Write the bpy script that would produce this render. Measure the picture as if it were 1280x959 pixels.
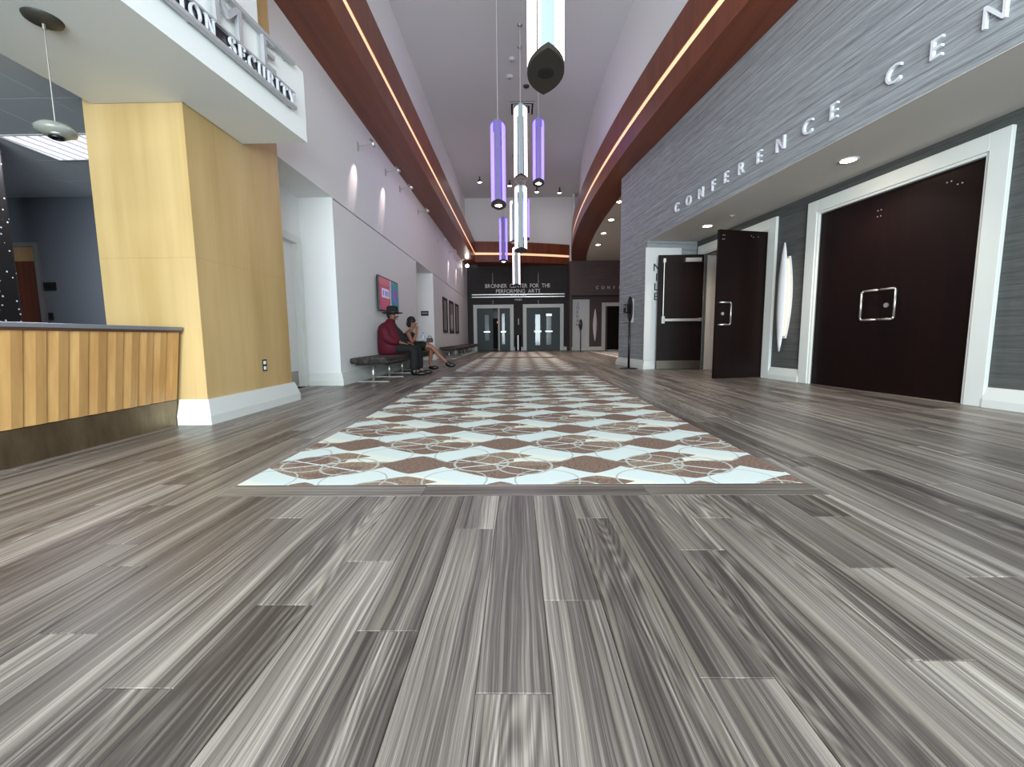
import bpy, bmesh, math, random
from mathutils import Matrix, Vector
random.seed(11)
for o in list(bpy.data.objects): bpy.data.objects.remove(o, do_unlink=True)
scene = bpy.context.scene
COL = scene.collection
pi = math.pi

# ------------------------------------------------------------------ camera
F_PX, PITCH, YAW, ROLL, EYE = 531.5, 0.10758, 0.015137, -0.009129, 0.70
cd = bpy.data.cameras.new('camera'); cam = bpy.data.objects.new('camera', cd); COL.objects.link(cam)
cd.sensor_fit = 'HORIZONTAL'; cd.sensor_width = 36.0; cd.lens = F_PX / 1280 * 36.0
cd.clip_start = 0.05; cd.clip_end = 200
def cam_rows():
    cp, sp, cy, sy, cr, sr = math.cos(PITCH), math.sin(PITCH), math.cos(YAW), math.sin(YAW), math.cos(ROLL), math.sin(ROLL)
    base = Matrix(((1, 0, 0), (0, 0, -1), (0, 1, 0)))
    yaw = Matrix(((cy, 0, sy), (0, 1, 0), (-sy, 0, cy)))
    pit = Matrix(((1, 0, 0), (0, cp, -sp), (0, sp, cp)))
    rol = Matrix(((cr, -sr, 0), (sr, cr, 0), (0, 0, 1)))
    return rol @ pit @ yaw @ base           # world -> (right, down, forward)
CM = cam_rows()
rx, dn, fw = CM[0], CM[1], CM[2]
cam.matrix_world = Matrix(((rx[0], -dn[0], -fw[0], 0), (rx[1], -dn[1], -fw[1], 0), (rx[2], -dn[2], -fw[2], EYE), (0, 0, 0, 1)))
scene.camera = cam
def project(p):
    c = CM @ (Vector(p) - Vector((0, 0, EYE)))
    return 640 + F_PX * c.x / c.z, 479.5 + F_PX * c.y / c.z, c.z

# ------------------------------------------------------------------ view, world, large lights
vs = scene.view_settings
vs.view_transform = 'Standard'; vs.look = 'None'; vs.gamma = 1.0; vs.use_curve_mapping = False
vs.exposure = 0.9
world = bpy.data.worlds.new('world'); scene.world = world; world.use_nodes = True
bg = world.node_tree.nodes['Background']; bg.inputs[0].default_value = (0.75, 0.88, 1.0, 1); bg.inputs[1].default_value = 1.0

def area_light(name, loc, rot, sx, sy, power, col, spread=pi):
    l = bpy.data.lights.new(name, 'AREA'); l.shape = 'RECTANGLE'; l.size = sx; l.size_y = sy
    l.energy = power; l.color = col; l.spread = spread
    o = bpy.data.objects.new(name, l); COL.objects.link(o); o.location = loc; o.rotation_euler = rot
    return o
def spot_light(name, loc, target, power, col, deg, blend=0.6, r=0.04):
    l = bpy.data.lights.new(name, 'SPOT'); l.energy = power; l.color = col; l.spot_size = math.radians(deg)
    l.spot_blend = blend; l.shadow_soft_size = r
    o = bpy.data.objects.new(name, l); COL.objects.link(o); o.location = loc
    o.rotation_euler = (Vector(target) - Vector(loc)).to_track_quat('-Z', 'Y').to_euler()
    return o
# daylight through the glazed entrance behind the camera
area_light('entrance_window_offscreen', (0.2, -4.0, 1.87), (pi / 2, 0, 0), 6.2, 3.5, 720, (0.80, 0.94, 1.0))

# ------------------------------------------------------------------ helpers
def lin(c): return tuple((v / 12.92 if v <= 0.04045 else ((v + 0.055) / 1.055) ** 2.4) for v in [x / 255 for x in c])
def rgba(c): return (*lin(c), 1)
class N:
    """tiny wrapper so that node maths reads like arithmetic"""
    def __init__(s, nt, sock): s.nt, s.s = nt, sock
    def op(s, o, b=None, c=None):
        n = s.nt.nodes.new('ShaderNodeMath'); n.operation = o
        for i, v in enumerate((s, b, c)):
            if v is None: continue
            if isinstance(v, N): s.nt.links.new(v.s, n.inputs[i])
            else: n.inputs[i].default_value = v
        return N(s.nt, n.outputs[0])
    def __add__(s, b): return s.op('ADD', b)
    def __sub__(s, b): return s.op('SUBTRACT', b)
    def __mul__(s, b): return s.op('MULTIPLY', b)
    def __truediv__(s, b): return s.op('DIVIDE', b)
    def lt(s, b): return s.op('LESS_THAN', b)
    def gt(s, b): return s.op('GREATER_THAN', b)
    def abs(s): return s.op('ABSOLUTE')
    def max(s, b): return s.op('MAXIMUM', b)
    def min(s, b): return s.op('MINIMUM', b)
    def ramp(s, *stops):
        n = s.nt.nodes.new('ShaderNodeValToRGB'); s.nt.links.new(s.s, n.inputs[0]); e = n.color_ramp.elements
        while len(e) < len(stops): e.new(0.5)
        for el, (p, c) in zip(e, stops): el.position = p; el.color = rgba(c) if max(c) > 1 else (*c, 1)
        return n.outputs[0]
def mat(name, col=(200, 200, 200), rough=0.5, metal=0.0, spec=0.5, emit=None, strength=0.0, alpha=None, trans=0.0, coat=0.0):
    m = bpy.data.materials.new(name); m.use_nodes = True
    b = m.node_tree.nodes['Principled BSDF']
    b.inputs['Base Color'].default_value = rgba(col); b.inputs['Roughness'].default_value = rough
    b.inputs['Metallic'].default_value = metal; b.inputs['Specular IOR Level'].default_value = spec
    b.inputs['Transmission Weight'].default_value = trans; b.inputs['Coat Weight'].default_value = coat
    if emit: b.inputs['Emission Color'].default_value = rgba(emit); b.inputs['Emission Strength'].default_value = strength
    return m
def nodes(m): return m.node_tree, m.node_tree.nodes['Principled BSDF']
def coords(nt, kind='Object'):
    t = nt.nodes.new('ShaderNodeTexCoord'); return t.outputs[kind]
def world_pos(nt): return nt.nodes.new('ShaderNodeNewGeometry').outputs['Position']
def xyz(nt, vec):
    n = nt.nodes.new('ShaderNodeSeparateXYZ'); nt.links.new(vec, n.inputs[0]); return [N(nt, n.outputs[i]) for i in range(3)]
def comb(nt, x, y, z):
    n = nt.nodes.new('ShaderNodeCombineXYZ')
    for i, v in enumerate((x, y, z)):
        if isinstance(v, N): nt.links.new(v.s, n.inputs[i])
        else: n.inputs[i].default_value = v
    return n.outputs[0]
def noise(nt, vec, scale=1, detail=3, rough=0.5, dist=0.0):
    n = nt.nodes.new('ShaderNodeTexNoise'); n.inputs['Scale'].default_value = scale; n.inputs['Detail'].default_value = detail
    n.inputs['Roughness'].default_value = rough; n.inputs['Distortion'].default_value = dist
    if vec is not None: nt.links.new(vec, n.inputs['Vector'])
    return N(nt, n.outputs[0])
def mixc(nt, fac, a, b):
    n = nt.nodes.new('ShaderNodeMix'); n.data_type = 'RGBA'
    if isinstance(fac, N): nt.links.new(fac.s, n.inputs[0])
    else: n.inputs[0].default_value = fac
    for i, v in ((6, a), (7, b)):
        if isinstance(v, tuple): n.inputs[i].default_value = rgba(v)
        else: nt.links.new(v, n.inputs[i])
    return n.outputs[2]
def bump(nt, b, h, strength=0.2, dist=0.01):
    n = nt.nodes.new('ShaderNodeBump'); n.inputs['Strength'].default_value = strength; n.inputs['Distance'].default_value = dist
    nt.links.new(h.s, n.inputs['Height']); nt.links.new(n.outputs[0], b.inputs['Normal'])

# ------------------------------------------------------------------ materials
M = {}
def m_floor():
    m = mat('vinyl_plank', rough=0.36, spec=0.45); nt, b = nodes(m)
    x, y, z = xyz(nt, world_pos(nt))
    a = nt.nodes.new('ShaderNodeAttribute'); a.attribute_name = 'rnd'; r = N(nt, a.outputs['Fac'])
    a2 = nt.nodes.new('ShaderNodeAttribute'); a2.attribute_name = 'cross'; c = N(nt, a2.outputs['Fac'])
    ac = x + (y - x) * c; al = y + (x - y) * c           # across / along the plank
    sway = noise(nt, comb(nt, ac * 5 + r * 31, al * 1.1 + r * 17, 0), 1, 2) * 0.05
    ac2 = ac + sway
    broad = noise(nt, comb(nt, ac2 * 17 + r * 90, al * 0.35 + r * 50, 0), 1, 2, 0.5)
    fine = noise(nt, comb(nt, ac2 * 120 + r * 70, al * 0.7, 0), 1, 4, 0.75)
    hair = noise(nt, comb(nt, ac * 600, al * 3 + r * 9, 0), 1, 2, 0.7)
    # cathedral figure on some planks
    rr = noise(nt, comb(nt, ac * 8 + r * 23, al * 0.8 + r * 11, 0), 1, 1)
    cath = ((rr * 130).op('SINE') * 0.5 + 0.5) * ((r * 7.3).op('FRACT').gt(0.6) * 0.09)
    v = broad * 0.44 + fine * 0.62 + hair * 0.22 + (r - 0.5) * 0.09 - 0.14 - cath
    warm = noise(nt, comb(nt, ac2 * 40 + r * 11, al * 0.3, 4.0), 1, 1).gt(0.62) * 0.25
    col = v.ramp((0.34, (66, 58, 54)), (0.44, (95, 86, 81)), (0.52, (127, 117, 110)), (0.59, (160, 150, 141)), (0.70, (200, 190, 177)))
    col = mixc(nt, warm, col, (164, 154, 136))
    nt.links.new(col, b.inputs['Base Color'])
    nt.links.new((fine * 0.12 + 0.30).s, b.inputs['Roughness'])
    bump(nt, b, fine * 0.5 + hair, 0.06, 0.002)
    return m
M['floor'] = m_floor()
M['subfloor'] = mat('subfloor', (38, 35, 33), 0.9)
def m_carpet():
    m = mat('patterned_carpet', rough=0.95, spec=0.1); nt, b = nodes(m)
    x, y, z = xyz(nt, world_pos(nt))
    P, Q = 0.965, 0.91
    x0, y0 = x + 0.09, y - 2.76
    def cell(ox, oy):
        fx = ((x0 + ox) / P + 100.5).op('FRACT') - 0.5; fy = ((y0 + oy) / Q + 100.5).op('FRACT') - 0.5
        return fx * P, fy * Q
    def rnd2(px, py): return (px * px + py * py).op('SQRT')
    def cushion(px, py, rx, ry): return (px.abs() / rx).op('POWER', 1.22) + (py.abs() / ry).op('POWER', 1.22)
    solid = None; motif = None; lines = None; tint = None
    def either(a, c): return c if a is None else a.max(c)
    for ox, oy in ((0, 0), (P / 2, Q / 2)):
        px, py = cell(ox, oy)
        solid = either(solid, cushion(px, py, 0.195, 0.165).lt(1.0))
        for sx in (-0.23, 0.23):
            d = rnd2(px - sx, py - 0.19)
            lines = either(lines, ((d - 0.16).abs()).lt(0.0045))
        tint = either(tint, (px * 0.5 + py).gt(0.05))
    for ox, oy in ((P / 2, 0), (0, Q / 2)):
        px, py = cell(ox, oy)
        body = cushion(px, py, 0.36, 0.25).lt(1.0)
        cut1 = ((py * 1.0 - px * 0.38 - 0.02).abs()).gt(0.007); cut2 = ((py + px * 0.45 + 0.03).abs()).gt(0.007)
        wedge = (py.gt(0.05) * px.gt(0.06) * (py - px * 0.6).lt(0.06)) ; body = body * cut1 * cut2 * (wedge * -1.0 + 1.0)
        motif = either(motif, body)
        for sx, sy, rr in ((-0.12, 0.02, 0.15), (0.12, -0.03, 0.15)):
            d = rnd2(px - sx, py - sy); lines = either(lines, ((d - rr).abs()).lt(0.007))
    big = noise(nt, comb(nt, x * 2.2, y * 2.2, 0), 1, 1)
    ground = mixc(nt, tint * 0.8, (236, 236, 222), (220, 230, 230))
    weave = (x * 900).op('SINE') * (y * 700).op('SINE')
    brown = noise(nt, comb(nt, x * 75, y * 75, 0), 1, 2).ramp((0.3, (108, 84, 74)), (0.7, (156, 130, 116)))
    tan = noise(nt, comb(nt, x * 65, y * 65, 0), 1, 2).ramp((0.3, (126, 106, 94)), (0.7, (172, 148, 128)))
    c = mixc(nt, motif, ground, mixc(nt, big.gt(0.5), tan, brown)); c = mixc(nt, solid, c, brown)
    c = mixc(nt, lines, c, (192, 192, 184))
    nt.links.new(c, b.inputs['Base Color'])
    bump(nt, b, weave, 0.25, 0.004)
    return m
M['carpet'] = m_carpet()
def m_wallcover(name, c0, c1, line=0.5):
    m = mat(name, rough=0.75, spec=0.25); nt, b = nodes(m)
    x, y, z = xyz(nt, world_pos(nt))
    s = x * 0.7 + y
    slub = noise(nt, comb(nt, s * 4.0, z * 140, 0), 1, 4, 0.65)
    slub2 = noise(nt, comb(nt, s * 0.8, z * 26, 0), 1, 3, 0.6)
    seam = (((z + noise(nt, comb(nt, s * 0.4, z * 0.0, 7.0), 1, 1) * 0.03) / 0.115).op('FRACT') - 0.5).abs().gt(0.46) * noise(nt, comb(nt, s * 0.6, z * 9, 3.0), 1, 1) * 0.22
    v = slub * 0.65 + slub2 * 0.35 - seam
    nt.links.new(v.ramp((0.36, c0), (0.64, c1)), b.inputs['Base Color'])
    bump(nt, b, v, 0.5, 0.01)
    return m
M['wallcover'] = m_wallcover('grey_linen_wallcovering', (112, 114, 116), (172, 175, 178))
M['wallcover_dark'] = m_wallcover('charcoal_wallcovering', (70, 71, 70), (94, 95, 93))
M['wallcover_far'] = m_wallcover('dark_charcoal_wallcovering', (54, 51, 51), (70, 66, 65))
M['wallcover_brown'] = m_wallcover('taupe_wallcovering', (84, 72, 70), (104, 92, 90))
def m_paint(name, c, rough=0.6):
    m = mat(name, c, rough, spec=0.3); nt, b = nodes(m)
    n = noise(nt, coords(nt), 60, 3); bump(nt, b, n, 0.05, 0.004); return m
M['white_wall'] = m_paint('white_wall_paint', (230, 229, 228))
M['white_trim'] = m_paint('white_trim_paint', (216, 217, 212), 0.4)
M['ceiling'] = m_paint('ceiling_paint', (204, 203, 202), 0.8)
M['soffit_paint'] = m_paint('cream_soffit_paint', (210, 203, 196), 0.8)
M['bulk_white'] = m_paint('bulkhead_paint', (226, 228, 226), 0.5)
def m_wood(name, c0, c1, axis='z', sc=1.0, rough=0.35, coat=0.0, blotch=0.4):
    m = mat(name, rough=rough, spec=0.4, coat=coat); nt, b = nodes(m)
    x, y, z = xyz(nt, world_pos(nt))
    if axis == 'z': v1, v2 = comb(nt, x * 22 * sc, y * 22 * sc, z * 0.8 * sc), comb(nt, x * 4 * sc, y * 4 * sc, z * 0.9 * sc)
    elif axis == 'y': v1, v2 = comb(nt, x * 30 * sc, y * 0.8 * sc, z * 30 * sc), comb(nt, x * 3, y * 0.5, z * 3)
    else: v1, v2 = comb(nt, x * 0.8 * sc, y * 30 * sc, z * 30 * sc), comb(nt, x * 0.5, y * 3, z * 3)
    a = noise(nt, v1, 1, 4, 0.6, 0.3); c = noise(nt, v2, 1, 2)
    v = a * (1 - blotch) + c * blotch
    nt.links.new(v.ramp((0.34, c0), (0.66, c1)), b.inputs['Base Color'])
    return m
M['maple'] = m_wood('pale_maple_veneer', (182, 150, 98), (208, 177, 126), 'z', 0.6, 0.4, blotch=0.7)
M['honey_panel'] = m_wood('honey_grained_panel', (186, 146, 94), (208, 170, 118), 'z', 0.9, 0.4, blotch=0.5)
M['counter_wood'] = m_wood('honey_figured_veneer', (182, 134, 80), (212, 168, 108), 'z', 1.0, 0.35, blotch=0.5)
M['cherry'] = m_wood('dark_cherry_veneer', (98, 44, 24), (130, 66, 38), 'z', 0.8, 0.35)
M['cherry_dark'] = m_wood('cherry_veneer_lengthwise', (98, 44, 24), (130, 66, 38), 'y', 0.4, 0.35)
M['espresso'] = m_wood('espresso_door_veneer', (15, 6, 5), (24, 10, 8), 'z', 0.8, 0.42)
M['espresso'].node_tree.nodes['Principled BSDF'].inputs['Specular IOR Level'].default_value = 0.18
M['jamb_wood'] = m_wood('pale_jamb_paint', (186, 176, 170), (206, 198, 192), 'z', 1.0, 0.5)
def m_kick():
    m = mat('mottled_bronze_kick_plate', rough=0.34, metal=0.7); nt, b = nodes(m)
    x, y, z = xyz(nt, world_pos(nt))
    v = noise(nt, comb(nt, x * 3, y * 5, z * 1.6), 1, 5, 0.65)
    nt.links.new(v.ramp((0.35, (104, 88, 68)), (0.58, (128, 110, 86)), (0.72, (150, 130, 100))), b.inputs['Base Color']); return m  # noise mottles the bronze, paler at its peaks
M['kick'] = m_kick()
M['laminate'] = mat('grey_laminate', (120, 122, 128), 0.25)
M['laminate_edge'] = mat('brown_edge_band', (84, 54, 42), 0.4)
M['chrome'] = mat('brushed_steel', (214, 210, 205), 0.32, 0.85)
M['steel'] = mat('satin_steel', (176, 170, 164), 0.5, 0.8)
M['kick_steel'] = mat('dull_steel', (140, 130, 120), 0.3, 1.0)
M['silver_letter'] = mat('silver_letter_finish', (226, 227, 232), 0.4, 0.2)
M['grey_letter'] = mat('grey_letter_finish', (173, 172, 175), 0.4, 0.3)
M['dark_glass_band'] = mat('black_band', (26, 26, 30), 0.3)
M['white_letter'] = mat('white_letter_face', (250, 249, 247), 0.5)
M['cable'] = mat('pale_cable', (205, 196, 200), 0.6)
M['dark_grey'] = mat('dark_bronze_metal', (62, 58, 52), 0.5, 0.2)
M['black_plastic'] = mat('black_plastic', (16, 16, 17), 0.35)
M['black'] = mat('matt_black', (12, 12, 12), 0.8)
M['gap'] = mat('grey_ceiling_grid', (128, 128, 128), 0.8)
M['void'] = mat('meeting_room_paint', (140, 137, 133), 0.9)
M['recept_wall'] = m_paint('slate_wall_paint', (112, 116, 124), 0.7)
M['tile_white'] = m_paint('acoustic_tile', (222, 224, 226), 0.9)
M['lamp_white'] = mat('white_pendant_glow', (255, 250, 248), 0.9, spec=0.05, emit=(255, 232, 240), strength=2.2)
M['lamp_purple'] = mat('violet_pendant_glow', (160, 145, 240), 0.9, spec=0.05, emit=(150, 128, 255), strength=0.95)
M['ridge_white'] = mat('acrylic_ridge', (168, 182, 184), 0.6, spec=0.1, emit=(176, 205, 210), strength=0.12)
M['ridge_purple'] = mat('violet_acrylic_ridge', (140, 132, 176), 0.6, spec=0.1, emit=(130, 118, 200), strength=0.15)
M['strip'] = mat('warm_led_strip', (255, 214, 170), 0.4, emit=(255, 196, 152), strength=0.5)
M['downlight'] = mat('downlight_lens', (255, 240, 215), 0.4, emit=(255, 228, 196), strength=30)
M['spotlens'] = mat('spot_lens', (255, 250, 245), 0.4, emit=(255, 246, 240), strength=25)
M['troffer'] = mat('troffer_lens', (245, 245, 255), 0.5, emit=(240, 236, 255), strength=0.6)
M['sconce_glow'] = mat('sconce_lamp', (255, 225, 200), 0.4, emit=(255, 186, 132), strength=0.28)
M['sconce_white'] = mat('sconce_shield', (226, 226, 228), 0.45)
M['frost_glass'] = mat('frosted_glass', (178, 180, 172), 0.2, trans=0.55)
def m_glass():
    m = bpy.data.materials.new('clear_glass'); m.use_nodes = True; nt = m.node_tree
    for n in list(nt.nodes): nt.nodes.remove(n)
    o = nt.nodes.new('ShaderNodeOutputMaterial'); t = nt.nodes.new('ShaderNodeBsdfTransparent'); g = nt.nodes.new('ShaderNodeBsdfGlossy')
    g.inputs['Roughness'].default_value = 0.05; mx = nt.nodes.new('ShaderNodeMixShader'); mx.inputs[0].default_value = 0.08
    t.inputs[0].default_value = (0.93, 0.97, 0.97, 1)
    nt.links.new(t.outputs[0], mx.inputs[1]); nt.links.new(g.outputs[0], mx.inputs[2]); nt.links.new(mx.outputs[0], o.inputs[0]); return m
M['glass'] = m_glass()
M['door_teal'] = mat('dark_teal_door_paint', (38, 49, 51), 0.5)
M['vision_reflect'] = mat('vision_glass_painted_reflection', (126, 142, 145), 0.08)  # pale base colour holds part of the entrance daylight's reflection
M['vision_dark'] = mat('dark_vision_glass', (28, 26, 28), 0.15)
M['vision_mid'] = mat('smoked_vision_glass', (112, 110, 110), 0.15)
M['panel_white'] = mat('white_sign_panel', (214, 212, 212), 0.45)
M['letter_dark'] = mat('charcoal_letter', (40, 44, 48), 0.5)
M['letter_grey'] = mat('pale_grey_letter', (96, 94, 96), 0.5)
def m_bench():
    m = mat('dark_plaid_bench_fabric', rough=0.9, spec=0.1); nt, b = nodes(m)
    x, y, z = xyz(nt, world_pos(nt))
    v = noise(nt, comb(nt, x * 18, y * 18, z * 18), 1, 3) * 0.5 + ((y * 75).op('SINE') * 0.25 + 0.25) * ((x * 75 + z * 60).op('SINE') * 0.5 + 0.5)
    nt.links.new(v.ramp((0.2, (46, 43, 43)), (0.5, (98, 86, 82)), (0.75, (156, 142, 134))), b.inputs['Base Color']); return m
M['bench'] = m_bench()
def m_speckle():
    m = mat('black_speckled_finish', (20, 19, 19), 0.35); nt, b = nodes(m)
    v = nt.nodes.new('ShaderNodeTexVoronoi'); v.inputs['Scale'].default_value = 17
    nt.links.new(coords(nt), v.inputs['Vector']); d = N(nt, v.outputs['Distance'])
    nt.links.new(mixc(nt, d.lt(0.15), (26, 24, 23), (196, 198, 206)), b.inputs['Base Color']); return m
M['speckle'] = m_speckle()
M['velvet'] = mat('burgundy_velvet', (80, 9, 28), 0.7, spec=0.3)
M['black_cloth'] = mat('black_cloth', (15, 14, 15), 0.85)
M['black_leather'] = mat('black_leather', (12, 11, 12), 0.4)
M['skin'] = mat('brown_skin', (112, 74, 56), 0.5)
M['skin2'] = mat('warm_brown_skin', (138, 92, 70), 0.5)
M['hair'] = mat('black_hair', (14, 12, 12), 0.7)
M['eye_white'] = mat('eye_white', (220, 214, 208), 0.3)
M['bottle'] = mat('pale_blue_bottle', (186, 200, 224), 0.2, trans=0.4)
M['paper'] = mat('white_paper', (232, 230, 226), 0.7)
M['maroon'] = mat('dark_maroon_leather', (56, 22, 22), 0.5)
M['scr_pink'] = mat('screen_pink', (190, 90, 120), 0.3, emit=(196, 96, 128), strength=0.09)
M['scr_rose'] = mat('screen_rose', (208, 110, 120), 0.3, emit=(205, 120, 130), strength=0.09)
M['scr_white'] = mat('screen_white', (225, 220, 245), 0.3, emit=(225, 215, 245), strength=0.09)
M['scr_teal'] = mat('screen_teal', (60, 140, 150), 0.3, emit=(66, 142, 150), strength=0.09)
M['scr_violet'] = mat('screen_violet', (110, 110, 210), 0.3, emit=(112, 112, 205), strength=0.09)
M['photo_grey'] = mat('grey_photo_print', (134, 124, 124), 0.4)
M['mat_board'] = mat('picture_mat_board', (196, 188, 186), 0.5)
M['frame_dark'] = mat('dark_maroon_frame', (30, 12, 14), 0.6)

# ------------------------------------------------------------------ mesh builder
class MB:
    def __init__(s): s.v, s.f = [], []
    def add(s, vs, fs):
        k = len(s.v); s.v += [tuple(v) for v in vs]; s.f += [tuple(i + k for i in f) for f in fs]; return s
    def box(s, x0, x1, y0, y1, z0, z1):
        return s.hexa([(x0, y0, z0), (x1, y0, z0), (x1, y1, z0), (x0, y1, z0), (x0, y0, z1), (x1, y0, z1), (x1, y1, z1), (x0, y1, z1)])
    def hexa(s, p):
        return s.add(p, [(0, 3, 2, 1), (4, 5, 6, 7), (0, 1, 5, 4), (1, 2, 6, 5), (2, 3, 7, 6), (3, 0, 4, 7)])
    def bar(s, a, b, r, n=8, r2=None):
        a, b = Vector(a), Vector(b); d = (b - a).normalized(); u = d.orthogonal().normalized(); w = d.cross(u); r2 = r if r2 is None else r2
        vs = []
        for p, q in ((a, r), (b, r2)):
            for i in range(n):
                t = 2 * pi * i / n; vs.append(p + u * q * math.cos(t) + w * q * math.sin(t))
        return s.add(vs, [(i, (i + 1) % n, n + (i + 1) % n, n + i) for i in range(n)] + [tuple(range(n - 1, -1, -1)), tuple(range(n, 2 * n))])
    def tube(s, pts, r, n=8):
        for a, b in zip(pts, pts[1:]): s.bar(a, b, r, n)
        return s
    def lathe(s, prof, n=24, c=(0, 0, 0), sx=1, sy=1):
        k = len(prof); vs = [(c[0] + r * math.cos(2 * pi * i / n) * sx, c[1] + r * math.sin(2 * pi * i / n) * sy, c[2] + z) for i in range(n) for r, z in prof]
        fs = [(i * k + j, ((i + 1) % n) * k + j, ((i + 1) % n) * k + j + 1, i * k + j + 1) for i in range(n) for j in range(k - 1)]
        return s.add(vs, fs)
    def prism(s, poly, z0, z1):           # poly in xy, ccw
        n = len(poly)
        return s.add([(x, y, z0) for x, y in poly] + [(x, y, z1) for x, y in poly],
                     [tuple(range(n - 1, -1, -1)), tuple(range(n, 2 * n))] + [(i, (i + 1) % n, n + (i + 1) % n, n + i) for i in range(n)])
    def extrude(s, poly, fn):             # fn(p, side) -> xyz, side 0/1
        n = len(poly)
        return s.add([fn(p, 0) for p in poly] + [fn(p, 1) for p in poly],
                     [tuple(range(n - 1, -1, -1)), tuple(range(n, 2 * n))] + [(i, (i + 1) % n, n + (i + 1) % n, n + i) for i in range(n)])
    def mesh(s, name, m, smooth=False):
        me = bpy.data.meshes.new(name); me.from_pydata(s.v, [], s.f); me.update()
        bm = bmesh.new(); bm.from_mesh(me); bmesh.ops.recalc_face_normals(bm, faces=bm.faces); bm.to_mesh(me); bm.free()
        if m: me.materials.append(m)
        if smooth:
            for p in me.polygons: p.use_smooth = True
        return me
    def build(s, name, m, parent=None, smooth=False, loc=None, rz=0.0, bevel=0.0):
        o = bpy.data.objects.new(name, s.mesh(name, m, smooth)); COL.objects.link(o)
        if parent: o.parent = parent
        if loc is not None: o.location = loc
        o.rotation_euler.z = rz
        if bevel:
            b = o.modifiers.new('bevel', 'BEVEL'); b.width = bevel; b.segments = 2; b.limit_method = 'ANGLE'
        return o
def box(*a): return MB().box(*a)
def tag(o, label=None, cat=None, group=None, kind=None):
    if label: o['label'] = label
    if cat: o['category'] = cat
    if group: o['group'] = group
    if kind: o['kind'] = kind
    return o
def empty(name, loc, rz=0.0, label=None, cat=None, group=None, kind=None):
    o = bpy.data.objects.new(name, None); COL.objects.link(o); o.location = loc; o.rotation_euler.z = rz
    o.empty_display_size = 0.1
    return tag(o, label, cat, group, kind)
def struct(o, label=None, cat=None): return tag(o, label, cat, None, 'structure')
def copy_tree(o, parent=None):
    c = o.copy(); COL.objects.link(c); c.parent = parent
    for ch in o.children: copy_tree(ch, c)
    return c

# ------------------------------------------------------------------ key dimensions (metres)
XL = -2.70                     # left wall
YF = 23.1                      # far wall
ZS, ZSTRIP, ZT, ZC = 4.47, 4.87, 5.46, 7.85     # soffit underside, light strip, soffit top, ceiling
ZR = 2.75                      # niche heads and reveal line
A = math.radians(7.2)          # the conference wing is turned against the hall
OD = (4.45, 4.2, 0)            # origin on the conference door wall: local x away from hall, y along wall
nA = Vector((math.cos(A), math.sin(A), 0)); uA = Vector((-math.sin(A), math.cos(A), 0))
def wp(x, y, z=0): return Vector(OD) + nA * x + uA * y + Vector((0, 0, z))
def beam_x(y): return 2.066 + 0.00893 * (y - 13.33) ** 2
def far_y(x): return 21.7 + 0.035 * (x + 2.1) ** 2 + 0.05 * (x + 2.1)

# ------------------------------------------------------------------ floor
floor = struct(box(-8.2, 8.5, -4.2, 26, -0.12, -0.006).build('floor', M['subfloor']))
W = 0.1533
CARPETS = [(-1.37, 1.37, 1.98, 7.75), (-1.37, 1.37, 8.95, 14.4), (-1.37, 1.37, 15.4, 20.9), (3.35, 5.6, 13.2, 20.6)]
planks = []
known = {(-1): 1.5, 0: 0.77, 1: 1.07, 2: 1.59, 3: 0.81, 4: 1.34, 5: 1.59, 6: 0.86, 7: 1.23, 8: 1.6, -2: 0.95, -3: 1.27, -4: 1.05, -5: 0.78, -7: 0.94}
LP = 1.22
def cut(x0, x1, y0, y1):
    """clip the plank against the carpets and the border planks"""
    out = [(y0, y1)]
    for cx0, cx1, cy0, cy1 in CARPETS:
        if x1 <= cx0 + 0.01 or x0 >= cx1 - 0.01: continue
        if cx0 < -1: cy0 -= 0.15; cy1 += 0.15
        nxt = []
        for a, b in out:
            if b <= cy0 or a >= cy1: nxt.append((a, b)); continue
            if a < cy0: nxt.append((a, cy0))
            if b > cy1: nxt.append((cy1, b))
        out = nxt
    return [(a, b) for a, b in out if b - a > 0.02]
for k in range(-22, 48):
    x0 = -0.09 + W * k; x1 = x0 + W
    off = known.get(k, random.uniform(0.4, 0.4 + LP))
    y = off - 3 * LP if k in known else off - 3 * LP
    while y < YF + 1.2:
        ya, yb = max(y, -1.2), min(y + LP, YF + 1.2)
        if yb - ya > 0.05 and not (x0 < -3.3) and not (x1 > 4.7 and yb < 9.5):
            segs = [(x0, x1)]
            for cx0, cx1, cy0, cy1 in CARPETS:           # a column split by a carpet's side edge
                for e in (cx0, cx1):
                    segs = [q for s_ in segs for q in ([(s_[0], e), (e, s_[1])] if s_[0] + 0.012 < e < s_[1] - 0.012 and cy0 < yb and cy1 > ya else [s_])]
            for sa, sb in segs:
                for a, b in cut(sa, sb, ya, yb): planks.append((sa, sb, a, b, 0))
        y += LP
for cx0, cx1, cy0, cy1 in CARPETS[:3]:                     # border planks laid across the hall
    for ya, yb in ((cy0 - 0.15, cy0), (cy1, cy1 + 0.15)):
        xs = [cx0, cx0 + 0.93, cx0 + 1.95, cx1]
        for a, b in zip(xs, xs[1:]): planks.append((a, b, ya, yb, 1))
def plank_area(p):
    ya = max(p[2], 0.5)
    if p[3] <= ya: return 0
    pts = [project((x, y, 0))[:2] for x, y in ((p[0], ya), (p[1], ya), (p[1], p[3]), (p[0], p[3]))]
    if max(q[0] for q in pts) < 0 or min(q[0] for q in pts) > 1280: return 0
    return abs(sum(a[0] * b[1] - b[0] * a[1] for a, b in zip(pts, pts[1:] + pts[:1])))
planks.sort(key=plank_area, reverse=True)
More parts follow.
